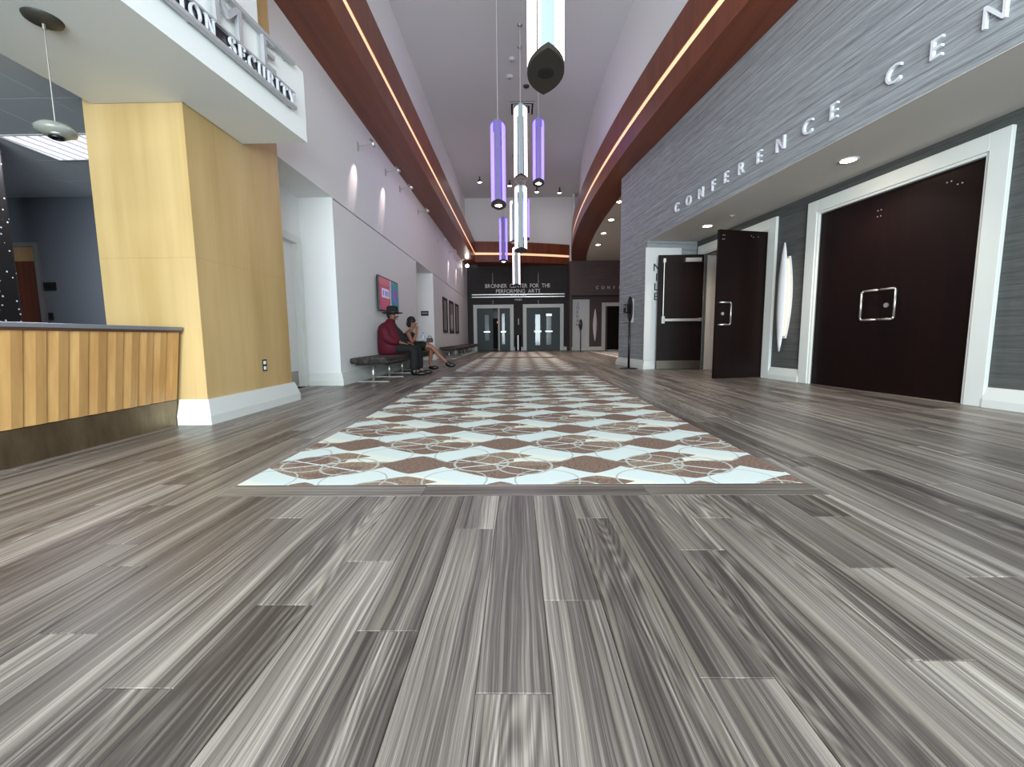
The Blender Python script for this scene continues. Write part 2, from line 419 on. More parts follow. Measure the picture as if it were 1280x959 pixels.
def plank_mesh(ps):
    vs, fs, rnd, crs = [], [], [], []
    g = 0.0006
    for (xa, xb, ya, yb, cr) in ps:
        k = len(vs); r = random.random(); dz = random.uniform(-0.0004, 0.0)
        b = 0.0012
        vs += [(xa + g, ya + g, -0.006), (xb - g, ya + g, -0.006), (xb - g, yb - g, -0.006), (xa + g, yb - g, -0.006),
               (xa + g, ya + g, dz - b), (xb - g, ya + g, dz - b), (xb - g, yb - g, dz - b), (xa + g, yb - g, dz - b),
               (xa + g + b, ya + g + b, dz), (xb - g - b, ya + g + b, dz), (xb - g - b, yb - g - b, dz), (xa + g + b, yb - g - b, dz)]
        fs += [(k + 8, k + 9, k + 10, k + 11)]
        for L in (0, 4):
            fs += [(k + L + i, k + L + (i + 1) % 4, k + L + 4 + (i + 1) % 4, k + L + 4 + i) for i in range(4)]
        rnd += [r] * 12; crs += [float(cr)] * 12
    me = bpy.data.meshes.new('plank'); me.from_pydata(vs, [], fs); me.update()
    for nm, d in (('rnd', rnd), ('cross', crs)):
        a = me.attributes.new(nm, 'FLOAT', 'POINT'); a.data.foreach_set('value', d)
    me.materials.append(M['floor']); return me
NP = 292
for p in planks[:NP]:
    o = bpy.data.objects.new('plank', plank_mesh([p])); COL.objects.link(o); o.parent = floor
o = bpy.data.objects.new('distant_planks', plank_mesh(planks[NP:])); COL.objects.link(o); o.parent = floor; o['kind'] = 'stuff'
clabels = ['long patterned brown and white carpet inlaid in the floor beside the reception counter',
           'patterned brown and white carpet inlaid between the seated people and the sanitizer stand',
           'patterned carpet inlaid in front of the theatre doors', 'patterned carpet inlaid in the side corridor before the tall white name panel']
for (a, b, c, d), l in zip(CARPETS, clabels):
    tag(box(a + .002, b - .002, c + .002, d - .002, -0.0058, 0.0004).build('inlaid_carpet', M['carpet']), l, 'carpet', 'inlaid carpets')

# ------------------------------------------------------------------ left wall with niches
N1 = (4.84, 6.42); N2 = (11.56, 13.8); g = 0.012
mb = MB()
mb.box(XL - 0.25, XL, 4.84, YF, ZR + g, ZC)                                     # upper wall
mb.box(XL - 0.25, XL, N1[1], N2[0], 0, ZR - g).box(XL - 0.25, XL, N2[1], YF, 0, ZR - g)
mb.box(-3.42, XL - 0.25, N1[1], N1[1] + 0.15, 0, ZR + 0.1).box(-3.42, XL - 0.25, N2[1], N2[1] + 0.15, 0, ZR + 0.1).box(-3.42, XL - 0.25, N2[0] - 0.15, N2[0], 0, ZR + 0.1)
mb.box(-3.42, XL - 0.25, N1[0], N1[1], ZR + g, ZR + 0.1).box(-3.42, XL - 0.25, N2[0], N2[1], ZR + g, ZR + 0.1)
mb.box(-3.45, -3.40, N2[0] - .1, N2[1] + .1, 0, ZR + 0.1)
mb.box(-3.32, -3.20, 6.28, N1[1], 0, ZR + 0.1).box(-3.32, -3.20, N1[0], 5.28, 0, ZR + 0.1).box(-3.32, -3.20, 5.28, 6.28, 2.12, ZR + 0.1)
mb.box(XL - 0.25, XL, -4.04, 4.84, ZS + 0.03, ZC)                                # wall above the reception bulkhead
for yy in (N1[1], N2[0] - 0.03, N2[1]): mb.box(XL - 0.25, XL, yy, yy + 0.03, ZR - g, ZR + g)
wl = struct(mb.build('wall_left', M['white_wall']))
struct(MB().box(XL - 0.22, XL - 0.14, N1[1] + .031, N2[0] - .031, ZR - g, ZR + g).box(XL - 0.22, XL - 0.14, N2[1] + .031, YF, ZR - g, ZR + g).build('trim_1', M['white_wall']))
def base_prof(mb, pts, out, h=0.19, t=0.055, ma=0, mz=0):
    """sloped-top baseboard along a straight line pts=(a,b); out = outward unit vector"""
    a, b = Vector(pts[0]), Vector(pts[1]); o = Vector(out)
    prof = [(0, 0), (t, 0), (t, 0.075), (t * 0.35, h), (0, h)]
    dr = (b - a).normalized()               # ma / mz: mitre the start / end outwards (1) or inwards (-1)
    mb.extrude(prof, lambda p, s: (a - dr * p[0] * ma if s == 0 else b + dr * p[0] * mz) + o * p[0] + Vector((0, 0, p[1])))
    return mb
mb = MB()
for y0, y1 in ((N1[1], N2[0]), (N2[1], YF)): base_prof(mb, ((XL, y0, 0), (XL, y1, 0)), (1, 0, 0), ma=1)
for y0 in (N1[1], N2[1]): base_prof(mb, ((-3.20, y0, 0), (XL, y0, 0)), (0, -1, 0), mz=1)
struct(mb.build('baseboard_left', M['white_trim']))
# door in the first niche
d = struct(empty('door_1', (-3.2, 5.78, 0)))
MB().box(-0.12, 0.03, -0.58, -0.48, 0, 2.08).box(-0.12, 0.03, 0.48, 0.60, 0, 2.08).box(-0.12, 0.03, -0.58, 0.60, 2.08, 2.18).build('frame', M['white_trim'], d, bevel=0.004)
lf = MB().box(-0.10, -0.055, -0.48, 0.48, 0.01, 2.08).build('leaf', M['white_wall'], d)
MB().box(-0.055, -0.05, -0.44, 0.44, 0.03, 0.24).build('kick_plate', M['steel'], lf)
# niche sign
t = empty('room_sign', (-3.0, N2[1] - 0.01, 1.5), 0, 'small black wall sign inside the niche behind the seated woman', 'sign')
MB().box(-0.11, 0.13, -0.012, 0.0, -0.075, 0.075).build('plate', M['black_plastic'], t)
MB().box(-0.08, 0.10, -0.014, -0.012, -0.01, 0.02).build('lettering', M['steel'], t)

# ------------------------------------------------------------------ wooden soffits
b1 = struct(empty('trim_2', (XL, 12, ZS)))
def beamL(name, x0, x1, z0, z1, m, y0=-4.04, y1=22.6): return MB().box(x0 - XL, x1 - XL, y0 - 12, y1 - 12, z0 - ZS, z1 - ZS).build(name, m, b1)
beamL('underside', XL, -2.11, ZS, ZS + 0.03, M['cherry_dark'])
beamL('lower_fascia', -2.17, -2.11, ZS + 0.03, ZSTRIP - 0.055, M['cherry'], y1=21.72)
beamL('upper_fascia', -2.17, -2.11, ZSTRIP + 0.055, ZT, M['cherry'], y1=21.72)
beamL('light_strip', -2.16, -2.125, ZSTRIP - 0.055, ZSTRIP + 0.055, M['strip'], y1=21.72)
beamL('soffit_top', XL, -2.17, ZT - 0.03, ZT, M['white_wall'])
b2 = struct(empty('trim_3', (0, 0, ZS)))
ys = [-4.04 + i * (27.04 / 56) for i in range(57)]
def beamR(name, off0, off1, z0, z1, m, smooth=True):
    mb = MB(); n = len(ys)
    vs = []
    for y in ys:
        x = beam_x(y)
        vs += [(x + off0, y, z0 - ZS), (x + off1, y, z0 - ZS), (x + off1, y, z1 - ZS), (x + off0, y, z1 - ZS)]
    fs = [(4 * i + j, 4 * i + (j + 1) % 4, 4 * i + 4 + (j + 1) % 4, 4 * i + 4 + j) for i in range(n - 1) for j in range(4)] + [(0, 1, 2, 3), (4 * n - 1, 4 * n - 2, 4 * n - 3, 4 * n - 4)]
    return mb.add(vs, fs).build(name, m, b2)
beamR('underside', 0, 0.72, ZS, ZS + 0.03, M['cherry_dark'])
beamR('lower_fascia', 0, 0.06, ZS + 0.03, ZSTRIP - 0.055, M['cherry'])
beamR('upper_fascia', 0, 0.06, ZSTRIP + 0.055, ZT, M['cherry'])
beamR('light_strip', 0.015, 0.05, ZSTRIP - 0.055, ZSTRIP + 0.055, M['strip'])
beamR('soffit_top', 0.06, 0.72, ZT - 0.03, ZT, M['white_wall'])
b3 = struct(empty('trim_4', (0, 21.7, ZS)))
xs = [-2.11 + i * (4.92 / 16) for i in range(17)]
def beamF(name, o0, o1, z0, z1, m, wall=False):
    n = len(xs); vs = []
    for x in xs:
        y = far_y(x) - 21.7; ye = YF - 21.7 if wall else y + o1
        vs += [(x, y + o0, z0 - ZS), (x, ye, z0 - ZS), (x, ye, z1 - ZS), (x, y + o0, z1 - ZS)]
    fs = [(4 * i + j, 4 * i + (j + 1) % 4, 4 * i + 4 + (j + 1) % 4, 4 * i + 4 + j) for i in range(n - 1) for j in range(4)] + [(0, 1, 2, 3), (4 * n - 1, 4 * n - 2, 4 * n - 3, 4 * n - 4)]
    return MB().add(vs, fs).build(name, m, b3)
beamF('underside', 0, 0, ZS, ZS + 0.03, M['cherry_dark'], True)
beamF('lower_fascia', 0, 0.06, ZS + 0.03, ZSTRIP - 0.055, M['cherry'])
beamF('upper_fascia', 0, 0.06, ZSTRIP + 0.055, ZT, M['cherry'])
beamF('light_strip', 0.015, 0.05, ZSTRIP - 0.055, ZSTRIP + 0.055, M['strip'])

# ------------------------------------------------------------------ ceiling, upper walls
struct(box(-2.95, 5.6, -4.2, YF + 0.3, ZC, ZC + 0.1).build('ceiling', M['ceiling']))
mb = MB(); vs = []; ys2 = [-4.04 + i * (27.04 / 40) for i in range(41)]
for y in ys2:
    x = beam_x(y) + 0.36; vs += [(x, y, ZT - 0.03), (x + 0.15, y, ZT - 0.03), (x + 0.15, y, ZC), (x, y, ZC)]
n = len(ys2)
mb.add(vs, [(4 * i + j, 4 * i + (j + 1) % 4, 4 * i + 4 + (j + 1) % 4, 4 * i + 4 + j) for i in range(n - 1) for j in range(4)])
struct(mb.build('wall_right_upper', M['white_wall']))
struct(box(-2.75, 3.2, 22.75, 22.9, ZT - 0.95, ZC).build('wall_far_upper', M['white_wall']))
struct(box(2.80, 2.90, 22.3, 22.75, ZS, ZC).build('wall_far_return', M['white_wall']))
# corridor ceiling to the right behind the curved soffit
poly = [(beam_x(y) + 0.70, y) for y in [10.2 + i * 0.6 for i in range(21)]]
poly = poly + [(8.2, 22.2), (8.2, 10.2)]
struct(MB().prism(poly[::-1], ZS + 0.008, ZS + 0.05).build('ceiling_corridor', M['soffit_paint']))

# ------------------------------------------------------------------ far wall
Z0 = ZS
struct(MB().box(XL - 0.2, -2.2, YF, YF + 0.2, 0, ZS + 0.1).box(-0.42, 2.72, YF, YF + 0.2, 0, ZS + 0.1).box(-2.2, -0.42, YF, YF + 0.2, 2.27, ZS + 0.1).build('wall_far', M['wallcover_far']))
struct(MB().box(-2.7, -2.6, YF + 0.2, 25.9, 0, 2.9).box(0.1, 0.2, YF + 0.2, 25.9, 0, 2.9).box(-2.7, 0.2, 25.8, 25.9, 0, 2.9).box(-2.7, 0.2, YF + 0.2, 25.9, 2.8, 2.9).build('wall_vestibule', M['wallcover_far']))
def double_frame(name, cx, y, w, h, trim, mat_):
    d = struct(empty(name, (cx, y, 0)))
    MB().box(-w / 2 - trim, -w / 2, -0.05, 0.02, 0, h + trim).box(w / 2, w / 2 + trim, -0.05, 0.02, 0, h + trim).box(-w / 2, w / 2, -0.05, 0.02, h, h + trim).build('frame', mat_, d, bevel=0.004)
    return d
def vision_leaf(d, x0, x1, h, m, vx0, vx1, vz0, vz1, vm, y=-0.012, bar=True, name='leaf'):
    lf = MB().box(x0, x1, y - 0.03, y, 0.01, h).build(name, m, d)
    MB().box(vx0, vx1, y - 0.034, y - 0.03, vz0, vz1).build('vision_panel', vm, lf)
    MB().box(vx0 - 0.03, vx0, y - 0.045, y - 0.03, vz0 - 0.03, vz1 + 0.03).box(vx1, vx1 + 0.03, y - 0.045, y - 0.03, vz0 - 0.03, vz1 + 0.03).box(vx0, vx1, y - 0.045, y - 0.03, vz1, vz1 + 0.03).box(vx0, vx1, y - 0.045, y - 0.03, vz0 - 0.03, vz0).build('vision_frame', m, lf)
    if bar: MB().box(vx0 - 0.06, vx1 + 0.06, y - 0.09, y - 0.05, 0.98, 1.05).build('push_bar', M['chrome'], lf)
    return lf
d = double_frame('door_2', -1.31, YF, 1.78, 2.27, 0.19, M['white_trim'])
vision_leaf(d, -0.88, -0.03, 2.26, M['door_teal'], -0.47, -0.25, 0.55, 1.92, M['vision_reflect'])
MB().box(-0.35, 0.35, 2.66, 2.70, 1.85, 2.75).build('lobby_wall', M['white_wall'], d)
MB().lathe([(0.0, -0.09), (0.09, -0.05), (0.1, 0.03), (0.0, 0.09)], 12, (0.15, 2.58, 1.62)).build('lobby_lamp', M['sconce_glow'], d, True)
MB().box(0.24, 0.33, -0.10, -0.01, 0, 2.26).build('mullion', M['jamb_wood'], d)
vision_leaf(d, 0.33, 0.88, 2.26, M['door_teal'], 0.45, 0.60, 0.35, 1.98, M['vision_mid'], y=-0.02)
d = double_frame('door_3', 1.36, YF, 1.80, 2.28, 0.19, M['white_trim'])
vision_leaf(d, -0.89, -0.01, 2.26, M['door_teal'], -0.43, -0.17, 0.28, 1.92, M['vision_reflect'])
lf = vision_leaf(d, 0.01, 0.89, 2.26, M['door_teal'], 0.17, 0.43, 0.30, 1.90, M['vision_dark'])
MB().box(0.15, 0.45, -0.11, -0.042, 1.83, 1.95).build('closer', M['chrome'], lf)
mb = MB()
for y0, y1 in ((-2.75, -2.41), (-0.22, 0.26), (2.46, 2.72)): base_prof(mb, ((y0, YF, 0), (y1, YF, 0)), (0, -1, 0), t=0.04)
struct(mb.build('baseboard_far', M['white_trim']))

# text -------------------------------------------------------------
_glyph = {}
def glyph(ch, depth):
    key = (ch, depth)
    if key not in _glyph:
        c = bpy.data.curves.new('t', 'FONT'); c.body = ch; c.size = 1.0; c.extrude = depth / 2; c.resolution_u = 3
        o = bpy.data.objects.new('t', c); COL.objects.link(o)
        me = bpy.data.meshes.new_from_object(o.evaluated_get(bpy.context.evaluated_depsgraph_get()))
        bpy.data.objects.remove(o); bpy.data.curves.remove(c)
        xs_ = [v.co.x for v in me.vertices]; _glyph[key] = ([tuple(v.co) for v in me.vertices], [tuple(p.vertices) for p in me.polygons], min(xs_), max(xs_))
    return _glyph[key]
CAP = max(v[1] for v in glyph('H', 0.1)[0])
def letter(ch, height, parent, loc, m, rot=None, wide=1.0, depth=0.02, name='letter', centre=True):
    """one raised letter in the parent's frame: rot = 3x3 columns (text right, text up, outward)"""
    vs, fs, a, b = glyph(ch, 0.1); k = height / CAP
    cx = (a + b) / 2 if centre else 0
    R = rot or Matrix(((1, 0, 0), (0, 0, -1), (0, 1, 0)))
    me_v = [R @ Vector(((x - cx) * k * wide, y * k, z / 0.1 * depth + depth / 2)) for x, y, z in vs]
    return MB().add(me_v, fs).build(name, m, parent, loc=loc)
def row(text, height, parent, loc, m, width=None, wide=1.0, depth=0.02, gap=0.12, rot=None, right=(1, 0, 0), space=0.5):
    ws = []
    for ch in text:
        ws.append(space * height if ch == ' ' else (glyph(ch, 0.1)[3] - glyph(ch, 0.1)[2]) * height / CAP * wide)
    tot = sum(ws) + gap * height * (len(text) - 1)
    if width: wide *= width / tot; ws = [w * width / tot for w in ws]; gp = gap * height * width / tot; tot = width
    else: gp = gap * height
    s = -tot / 2
    for ch, w in zip(text, ws):
        if ch != ' ': letter(ch, height, parent, Vector(loc) + Vector(right) * (s + w / 2), m, rot, wide, depth)
        s += w + gp
t = empty('theatre_sign', (0, YF, 2.66), 0, 'white raised theatre lettering with metal bars on the dark wall above the far doors', 'sign')
row('BRONNER CENTER FOR THE', 0.20, t, (-0.0, -0.05, 0.68), M['white_letter'], width=3.45, space=0.6)
row('PERFORMING ARTS', 0.20, t, (0.02, -0.05, 0.40), M['white_letter'], width=2.35, space=0.6)
row('THEATRE', 0.13, t, (0.03, -0.07, 0.17), M['white_letter'], width=0.86, gap=0.2)
row('MAIN', 0.10, t, (0.03, -0.05, -0.0), M['white_letter'], width=0.36)
for z in (0.33, 0.20): MB().box(-2.45, 2.50, -0.05, -0.03, z - 0.02, z + 0.02).build('rail', M['chrome'], t)
for x in (-1.33, 1.1):
    MB().bar((x, -0.04, 0.92), (x, -0.04, 1.45), 0.022).build('hanger_rod', M['chrome'], t)
    MB().bar((x, -0.04, -0.16), (x, -0.04, 0.02), 0.022).build('hanger_rod', M['chrome'], t)
# bin between the far doors
t = empty('litter_bin', (0.0, YF - 0.28, 0), 0, 'steel and black litter bin between the two theatre doors', 'bin')
MB().lathe([(0.0, 0), (0.16, 0), (0.16, 0.80), (0.14, 0.84), (0.12, 0.84), (0.12, 0.7), (0, 0.7)], 20).build('body', M['black_plastic'], t, True)
MB().box(-0.045, 0.045, -0.175, -0.15, 0.03, 0.82).build('front_band', M['steel'], t)
t = empty('wall_lever_plate', (0.03, YF, 1.55), 0, 'small pale vertical fitting on the wall between the theatre doors', 'wall fitting')
MB().box(-0.025, 0.025, -0.03, 0, -0.17, 0.17).build('plate', M['steel'], t, bevel=0.008)

# ------------------------------------------------------------------ far conference wing (behind the curved soffit)
YB = 22.3
mb = MB().box(2.72, 4.6, YB, YB + 0.15, 0, 2.78).box(2.72, 8.2, YB - 0.55, YB + 0.15, 2.78, ZS + 0.05).box(4.6, 4.62, YB, YB + 0.15, 0, 2.5).box(4.6, 6.6, YB, YB + 0.15, 2.3, 2.78).box(6.4, 8.2, YB, YB + 0.15, 0, 2.78)
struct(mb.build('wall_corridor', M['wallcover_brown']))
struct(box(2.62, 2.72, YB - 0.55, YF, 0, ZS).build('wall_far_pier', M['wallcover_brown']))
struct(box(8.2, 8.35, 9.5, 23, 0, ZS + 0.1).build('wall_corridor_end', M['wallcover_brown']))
d = struct(empty('door_4', (5.45, YB, 0)))
MB().box(-1.12, -0.93, -0.05, 0.02, 0, 2.45).box(0.93, 1.12, -0.05, 0.02, 0, 2.45).box(-0.93, 0.93, -0.05, 0.02, 2.27, 2.45).build('frame', M['white_trim'], d, bevel=0.004)
MB().box(-0.93, -0.005, 0.02, 0.06, 0.01, 2.27).build('leaf', M['espresso'], d); MB().box(0.005, 0.93, 0.02, 0.06, 0.01, 2.27).build('leaf', M['espresso'], d)
mb = MB(); base_prof(mb, ((2.72, YB, 0), (4.33, YB, 0)), (0, -1, 0), t=0.04); struct(mb.build('baseboard_corridor', M['white_trim']))
t = empty('name_panel', (3.27, YB - 0.01, 1.40), 0, 'tall white panel lettered downward in grey standing by the corridor doors', 'sign')
MB().box(-0.45, 0.42, -0.05, 0.0, -1.22, 1.22).build('panel', M['panel_white'], t, bevel=0.006)
for i, ch in enumerate('JORDAN'): letter(ch, 0.15, t, (-0.19, -0.052, 0.93 - i * 0.215), M['letter_grey'], depth=0.012)
t = empty('wing_lettering', (4.6, YB - 0.56, 3.08), 0, 'small raised pale lettering on the taupe fascia over the far corridor doors', 'sign')
for i, ch in enumerate('CONFERENCE'): letter(ch, 0.14, t, (-0.62 + i * 0.285, 0, 0), M['silver_letter'])

# ------------------------------------------------------------------ sconces
def sconce(loc, rz, label):
    t = empty('wall_sconce', loc, rz, label, 'wall lamp', 'boat shaped wall sconces')
    mb = MB(); n = 17; vs = []; m_ = 6
    for i in range(n):
        s = -1 + 2 * i / (n - 1); w = 0.012 + 0.085 * (1 - s * s) ** 0.9
        for j in range(m_ + 1):
            q = -1 + 2 * j / m_
            vs.append((-0.10 - 0.035 * (1 - q * q) * (w / 0.097), q * w, s * 0.82))
        for j in range(m_, -1, -1):
            q = -1 + 2 * j / m_
            vs.append((-0.092 - 0.03 * (1 - q * q) * (w / 0.097), q * w, s * 0.82))
    k = 2 * (m_ + 1)
    fs = [(i * k + j, i * k + (j + 1) % k, (i + 1) * k + (j + 1) % k, (i + 1) * k + j) for i in range(n - 1) for j in range(k)] + [tuple(range(k)), tuple(range((n - 1) * k, n * k))]
    mb.add(vs, fs).build('shield', M['sconce_white'], t, True)
    half = [(0.02 + 0.075 * (1 - (q_ / 10) ** 2), 0.62 * q_ / 10) for q_ in range(-10, 11)]
    MB().extrude(half + [(-a_, b_) for a_, b_ in half[::-1]], lambda p, s: (-0.025 * s - 0.0, p[0], p[1])).build('back_plate', M['sconce_white'], t)
    half = [(0.01 + 0.062 * (1 - (q_ / 10) ** 2), 0.58 * q_ / 10) for q_ in range(-10, 11)]
    MB().extrude(half + [(-a_, b_) for a_, b_ in half[::-1]], lambda p, s: (-0.025 - 0.04 * s, p[0], p[1])).build('diffuser', M['sconce_glow'], t)
    for z in (-0.3, 0.3): MB().box(-0.11, -0.06, -0.01, 0.01, z - 0.015, z + 0.015).build('bracket', M['steel'], t)
    return t
sconce(tuple(wp(0, 2.50, 1.27)), A, 'white boat shaped wall sconce glowing between the two conference door frames')
sconce((3.98, YB, 1.30), pi / 2, 'white boat shaped wall sconce beside the white name panel in the corridor')

# ------------------------------------------------------------------ right wall (conference wing)
FX = -1.10                                       # fascia plane in the wing's frame
def wing(mb, name, m, parent=None, bevel=0.0): return mb.build(name, m, parent, loc=OD, rz=A, bevel=bevel)
T1 = (0.07, 1.97); T2 = (2.97, 4.85); HD = 2.36; TR = 0.19
mb = MB().box(0, 0.3, -8.2, T1[0], 0, ZR).box(0, 0.3, T1[1], T2[0], 0, ZR).box(0, 0.3, T2[1], 5.15, 0, ZR)
mb.box(0, 0.3, T1[0], T1[1], HD + .01, ZR).box(0, 0.3, T2[0], T2[1], HD + .01, ZR)
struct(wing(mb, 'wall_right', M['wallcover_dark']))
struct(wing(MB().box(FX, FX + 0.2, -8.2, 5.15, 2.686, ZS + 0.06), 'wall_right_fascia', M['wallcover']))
struct(wing(MB().box(FX, 0.3, 5.15, 6.72, 0, ZS + 0.06), 'wall_right_pier', M['wallcover']))
struct(wing(MB().box(FX + 0.005, 0.02, -8.2, 5.15, 2.68, 2.73), 'ceiling_right', M['soffit_paint']))
struct(wing(MB().box(0.25, 3.6, -0.4, 6.6, 2.9, 3.0).box(3.5, 3.6, -0.4, 6.6, 0, 3).box(0.3, 3.6, -0.4, -0.3, 0, 3).box(0.3, 3.6, 6.5, 6.6, 0, 3), 'wall_meeting_room', M['void']))
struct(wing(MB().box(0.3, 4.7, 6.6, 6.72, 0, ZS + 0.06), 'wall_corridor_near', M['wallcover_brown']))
# dark header line on the pier return, white name panel
t = empty('name_panel', wp(-0.36, 5.15, 1.32), A, 'tall white panel with dark stacked letters behind the open conference door', 'sign')
MB().box(-0.78, 0.0, -0.035, -0.002, -1.13, 1.22).build('panel', M['panel_white'], t, bevel=0.005)
for i, ch in enumerate('NILE'): letter(ch, 0.15, t, (-0.54, -0.037, 0.74 - i * 0.20), M['letter_dark'], depth=0.012)
mb = MB()
base_prof(mb, ((FX, 5.15, 0), (0, 5.15, 0)), (0, -1, 0), ma=1); base_prof(mb, ((FX, 5.15, 0), (FX, 6.72, 0)), (-1, 0, 0), ma=1, mz=1)
base_prof(mb, ((0, T1[1] + TR, 0), (0, T2[0] - TR, 0)), (-1, 0, 0)); base_prof(mb, ((0, -8.2, 0), (0, T1[0] - TR, 0)), (-1, 0, 0)); base_prof(mb, ((0, T2[1] + TR, 0), (0, 5.15, 0)), (-1, 0, 0))
base_prof(mb, ((FX, 6.72, 0), (0.3, 6.72, 0)), (0, 1, 0), ma=1)
struct(wing(mb, 'baseboard_right', M['white_trim']))
def wing_frame(name, t0, t1):
    d = struct(empty(name, tuple(wp(0, (t0 + t1) / 2)), A)); w = (t1 - t0) / 2
    def ring(a0, a1, x0, x1, z): return MB().box(x0, x1, -w - a1, -w - a0, 0, z + a1).box(x0, x1, w + a0, w + a1, 0, z + a1).box(x0, x1, -w - a0, w + a0, z + a0, z + a1)
    ring(0.03, TR, -0.045, 0.0, HD).build('casing', M['white_trim'], d, bevel=0.004)
    ring(0.0, 0.03, -0.03, 0.02, HD).build('inner_bead', M['white_trim'], d, bevel=0.004)
    ring(-0.012, 0.0, 0.064, 0.3, HD).build('jamb_lining', M['jamb_wood'], d)
    return d, w
def pull(parent, y, z, x, sgn):                  # square D handle with round key escutcheon
    r, dp = 0.011, 0.07
    pts = [(x, y, z - 0.17), (x - dp, y, z - 0.17), (x - dp, y + sgn * 0.0, z + 0.17), (x, y, z + 0.17)]
    return pts
d, w = wing_frame('door_5', *T1)
for sgn in (-1, 1):
    y0, y1 = (-w + 0.003, -0.0008) if sgn < 0 else (0.0008, w - 0.003)
    lf = MB().box(0.015, 0.06, y0, y1, 0.008, HD - 0.004).build('leaf', M['espresso'], d)
    ye = sgn * 0.03
    hb = MB().bar((0.015, ye, 1.225), (-0.035, ye, 1.225), 0.012).bar((0.015, ye, 0.875), (-0.035, ye, 0.875), 0.012)
    hb.tube([(-0.035, ye, 1.225), (-0.035, sgn * 0.19, 1.225), (-0.035, sgn * 0.21, 1.205), (-0.035, sgn * 0.21, 0.895), (-0.035, sgn * 0.19, 0.875), (-0.035, ye, 0.875)], 0.012)
    hb.build('pull_handle', M['chrome'], lf, True)
    if sgn < 0: MB().bar((0.016, -0.07, 1.04), (0.004, -0.07, 1.04), 0.028, 16).build('lock_cylinder', M['chrome'], lf)
    for bz in ((0.09, 2.17), (0.13, 2.17), (0.09, 2.10), (0.13, 2.10)) if sgn > 0 else ((0.60, 2.24), (0.64, 2.24), (0.70, 2.19), (0.74, 2.19)):
        MB().bar((0.016, sgn * bz[0], bz[1]), (0.010, sgn * bz[0], bz[1]), 0.007, 8).build('bolt', M['chrome'], lf)
d, w = wing_frame('door_6', *T2)
# two leaves standing open at right angles to the wall
HB = (-0.02, -w, 0); HA = (-0.02, w, 0)
lf = MB().box(-0.92, 0, -0.004, 0.041, 0.008, HD - 0.004).build('leaf', M['espresso'], d, loc=HB, rz=math.radians(7))
yf_ = -0.004
hb = MB().bar((-0.885, yf_, 1.225), (-0.885, yf_ - 0.06, 1.225), 0.012).bar((-0.885, yf_, 0.875), (-0.885, yf_ - 0.06, 0.875), 0.012)
hb.tube([(-0.885, yf_ - 0.06, 1.225), (-0.72, yf_ - 0.06, 1.225), (-0.70, yf_ - 0.06, 1.205), (-0.70, yf_ - 0.06, 0.895), (-0.72, yf_ - 0.06, 0.875), (-0.885, yf_ - 0.06, 0.875)], 0.012)
hb.build('pull_handle', M['chrome'], lf, True)
MB().bar((-0.81, yf_, 1.05), (-0.81, yf_ - 0.012, 1.05), 0.026, 16).build('lock_cylinder', M['chrome'], lf)
for bx, bz in ((-0.86, 2.27), (-0.83, 2.27), (-0.86, 2.21), (-0.83, 2.21), (-0.33, 2.28), (-0.29, 2.26), (-0.20, 2.27)): MB().bar((bx, yf_, bz), (bx, yf_ - 0.006, bz), 0.007, 8).build('bolt', M['chrome'], lf)
MB().box(-0.014, 0.001, -0.006, 0.043, 0.01, HD - 0.002).build('hinge_edge', M['white_trim'], lf)
lf = MB().box(-0.92, 0, -0.041, 0.004, 0.008, HD - 0.004).build('leaf', M['espresso'], d, loc=HA, rz=math.radians(-9))
MB().box(-0.915, -0.01, -0.046, -0.041, 0.012, 0.19).build('kick_plate', M['kick_steel'], lf)
MB().box(-0.82, -0.03, -0.10, -0.07, 1.005, 1.06).box(-0.84, -0.78, -0.10, -0.041, 0.96, 1.11).box(-0.08, -0.03, -0.10, -0.041, 1.0, 1.07).build('push_bar', M['chrome'], lf, bevel=0.004)
MB().bar((-0.81, -0.07, 1.1), (-0.81, -0.07, 2.24), 0.011).box(-0.835, -0.785, -0.085, -0.041, 2.20, 2.28).build('vertical_rod', M['chrome'], lf)
MB().box(-0.40, -0.08, -0.12, -0.041, 2.20, 2.28).build('door_closer', M['chrome'], lf)
# conference lettering on the fascia
t = empty('fascia_lettering', wp(FX, 1.6, 2.905), A, 'spaced silver raised lettering on the grey linen fascia above the conference doors', 'sign')
RW = Matrix(((0, 0, -1), (-1, 0, 0), (0, 1, 0)))
for ch, tt in zip('CONFERENCECENTER', (3.90, 3.50, 3.12, 2.77, 2.45, 2.11, 1.75, 1.38, 0.97, 0.63, 0.02, -0.33, -0.71, -1.06, -1.40, -1.75)):
    letter(ch, 0.155, t, (0, tt - 1.6, 0), M['silver_letter'], RW, 0.95, 0.03)
def downlight(loc, label, group, r=0.075, power=30, col=(1.0, 0.88, 0.72), lens='downlight'):
    t = empty('recessed_downlight', loc, 0, label, 'ceiling light', group)
    MB().lathe([(r, 0.001), (r + 0.028, 0.0), (r + 0.026, -0.008), (r, -0.006)], 24).build('trim_ring', M['white_trim'], t, True)
    MB().lathe([(0.0, -0.004), (r, -0.004)], 24).build('lens', M[lens], t)
    l = spot_light('downlight_beam', (loc[0], loc[1], loc[2] - 0.03), (loc[0], loc[1], 0), power, col, 125, 0.8, 0.05)
    return t
p = wp(-0.54, 1.03, 2.68); downlight(tuple(p), 'round recessed downlight before the closed dark double doors', None, power=50)
p = wp(-0.52, 3.91, 2.68); downlight(tuple(p), 'round recessed downlight above the open conference doors', None, power=45)
p = wp(-0.48, 3.25, 2.68)
t = empty('sprinkler_head', p, 0, 'small sprinkler plate in the soffit before the open doors', 'sprinkler')
MB().lathe([(0.0, -0.006), (0.04, -0.006), (0.045, 0.0)], 16).build('plate', M['white_trim'], t, True); MB().bar((0, 0, -0.006), (0, 0, -0.02), 0.01).build('nozzle', M['chrome'], t)
